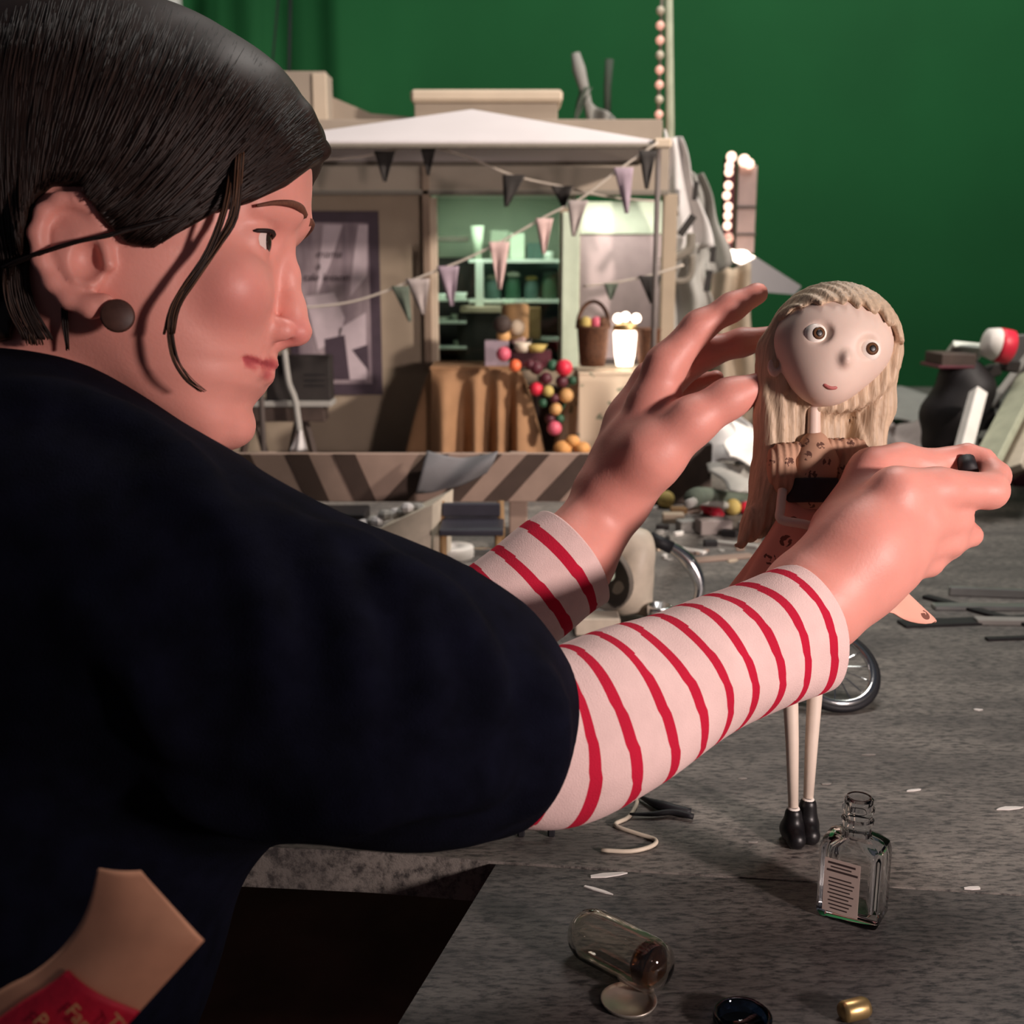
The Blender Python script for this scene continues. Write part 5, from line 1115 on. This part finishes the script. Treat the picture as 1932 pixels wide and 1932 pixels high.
for i in range(46):
    u, v = RB.uniform(1230, 1440), RB.uniform(940, 1060); flake(u, v, RB.uniform(.005, .014), RB.uniform(.003, .007), RB.uniform(0, 90), *(lambda c: (c[0], 'debris_chip', 'tiny flat '+c[1]+' chip scattered among the litter left of doll', 'debris chip', c[1]+' debris chips left of the doll'))(RB.choice((('white_paint', 'white'), ('grey_cloth', 'grey'), ('dark_goods', 'dark brown'), ('board_tan', 'tan'), ('cloth_pale', 'beige')))), h=RB.uniform(.001, .006))
# wreckage at the right
crumple('grey_sheet', ((1640, 740), (1780, 736), (1800, 800), (1640, 800)), 2.9, 'grey_cloth', 'grey sheet lying along the far edge of the street', seed=9, amp=.03, dy=-.3)
crumple('white_sheet', ((1650, 800), (1760, 790), (1770, 870), (1650, 870)), 2.3, 'flag_grey', 'pale sheet on the rubble behind the near hand', seed=10, amp=.03, dy=-.2)
for i, (u0, v0, u1, v1, m_, lb) in enumerate(((1670, 775, 1790, 768, 'post', 'dark board across the rubble right of doll hair'), (1660, 805, 1720, 812, 'black_goods', 'short black board in the rubble right of doll hair'), (1650, 830, 1740, 828, 'white_paint', 'white board in front of the rubble sheet'), (1680, 850, 1800, 846, 'grey_cloth', 'grey board above the near thumb'), (1720, 790, 1790, 800, 'board_tan', 'tan board beside the black toppled stand'))):
    plank(u0, v0, u1, v1, .03, .015, m_, lb)
bs = empty('toppled_stand', G(1800, 880), 'black toppled stand with a wide lid at the right', 'stand')
f = Field((-.14, -.1, -.02), (.16, .1, .36), .006)
q = lambda u, v: PY(u, v, 2.0)-np.array((xof(1800, 800, 2.0), 2.0, 0))
f.cap(q(1812, 710), q(1822, 735), .036, .045); f.cap(q(1822, 735), q(1800, 780), .045, .05, k=.02); f.cap(q(1800, 780), q(1782, 830), .048, .04, k=.02); f.cap(q(1760, 782), q(1790, 790), .02, .03, k=.02)
V, Q = f.mesh(); b = MB(); b.add(V+np.array((xof(1800, 800, 2.0), 2.0, 0)), Q.tolist()); b.build('body', 'black_goods', bs, smooth=True)
rb('lid', 1776, 668, 1842, 694, 1.97, .08, 'wood_dark', bs); rb('rim', 1770, 690, 1840, 696, 1.965, .09, 'plum', bs)
MB().box((xof(1790, 850, 2.0), 2.0, zof(850, 2.0)/2+.02), (.05, .05, zof(830, 2.0)+.02), bev=.004).build('foot', 'black_goods', bs)
pplank(PY(1788, 662, 2.05), PY(1850, 668, 2.05), .05, .012, 'shelf', 'pale tray lying on top of the black stand', 'tray', 'tray')
pplank(PY(1846, 740, 1.92), PY(1806, 890, 1.80), .022, .022, 'white_paint', 'white round-edged pole leaning beside the black stand', 'pole', 'pole')
pplank(PY(1950, 700, 2.0), PY(1846, 900, 1.72), .055, .012, 'green_plank', 'broad pale green plank leaning at the right edge')
pplank(PY(1965, 700, 2.05), PY(1900, 890, 1.74), .05, .012, 'cream', 'broad cream plank leaning behind the green one')
pplank(PY(1945, 665, 2.1), PY(1866, 768, 2.05), .02, .012, 'grey_cloth', 'narrow grey plank above the broad green one')
pplank(PY(1850, 700, 2.02), PY(1872, 748, 1.98), .014, .01, 'grey_metal', 'short metal bracket beside the red and white cap', 'bracket', 'bracket')
tag(rb('display_board', 1886, 632, 1990, 700, 2.2, .02, 'grey_cloth'), 'grey panel standing behind the red and white cap', 'panel')
bpn = PY(1886, 700, 2.2); MB_ = MB().box((xof(1930, 700, 2.2), 2.21, zof(700, 2.2)/2), (.03, .012, zof(700, 2.2))); MB_.build('post', 'grey_cloth', bpn if False else bpy.data.objects['display_board'])
cap_ = empty('bottle_cap', PY(1880, 655, 1.98), 'red and white cap perched on the wreckage at right', 'cap')
c0, c1 = PY(1856, 645, 1.98), PY(1905, 655, 1.98); ax = (c1-c0)/np.linalg.norm(c1-c0)
MB().lathe([(.012, 0), (.024, .004), (.028, .02), (.028, .026)], c0, axis=ax, n=20).build('crown', 'white_paint', cap_, smooth=True); MB().lathe([(.0285, .022), (.029, .028), (.029, .046), (.022, .05)], c0, axis=ax, n=20).build('band', 'red', cap_, smooth=True)
for u, v, w_, h_, m_, lb in ((1870, 700, 26, 22, 'dark_goods', 'dark chunk under the red and white cap'), (1858, 790, 34, 40, 'black_goods', 'black chunk behind the white pole'), (1905, 690, 30, 24, 'dark_goods', 'dark wedge between cap and grey plank'), (1925, 905, 40, 30, 'plum', 'dark red chunk at the right edge beside near hand')):
    p = PY(u, v, 2.02); tag(MB().box(p, (w_*.0009, .03, h_*.0009), R=rotm('Y', RB.uniform(-30, 30)), bev=.003).build('rubble_chunk', m_), lb, 'rubble')
for i in range(40):
    u, v = RB.uniform(1640, 1930), RB.uniform(750, 900); flake(u, v, RB.uniform(.01, .03), RB.uniform(.005, .015), RB.uniform(0, 90), *(lambda c: (c[0], 'rubble_chip', 'small flat '+c[1]+' chip among the far rubble right of the doll', 'rubble chip', c[1]+' rubble chips right of the doll'))(RB.choice((('white_paint', 'white'), ('grey_cloth', 'grey'), ('dark_goods', 'dark brown'), ('flag_grey', 'mauve grey'), ('cloth_pale', 'beige')))), h=RB.uniform(.004, .03))
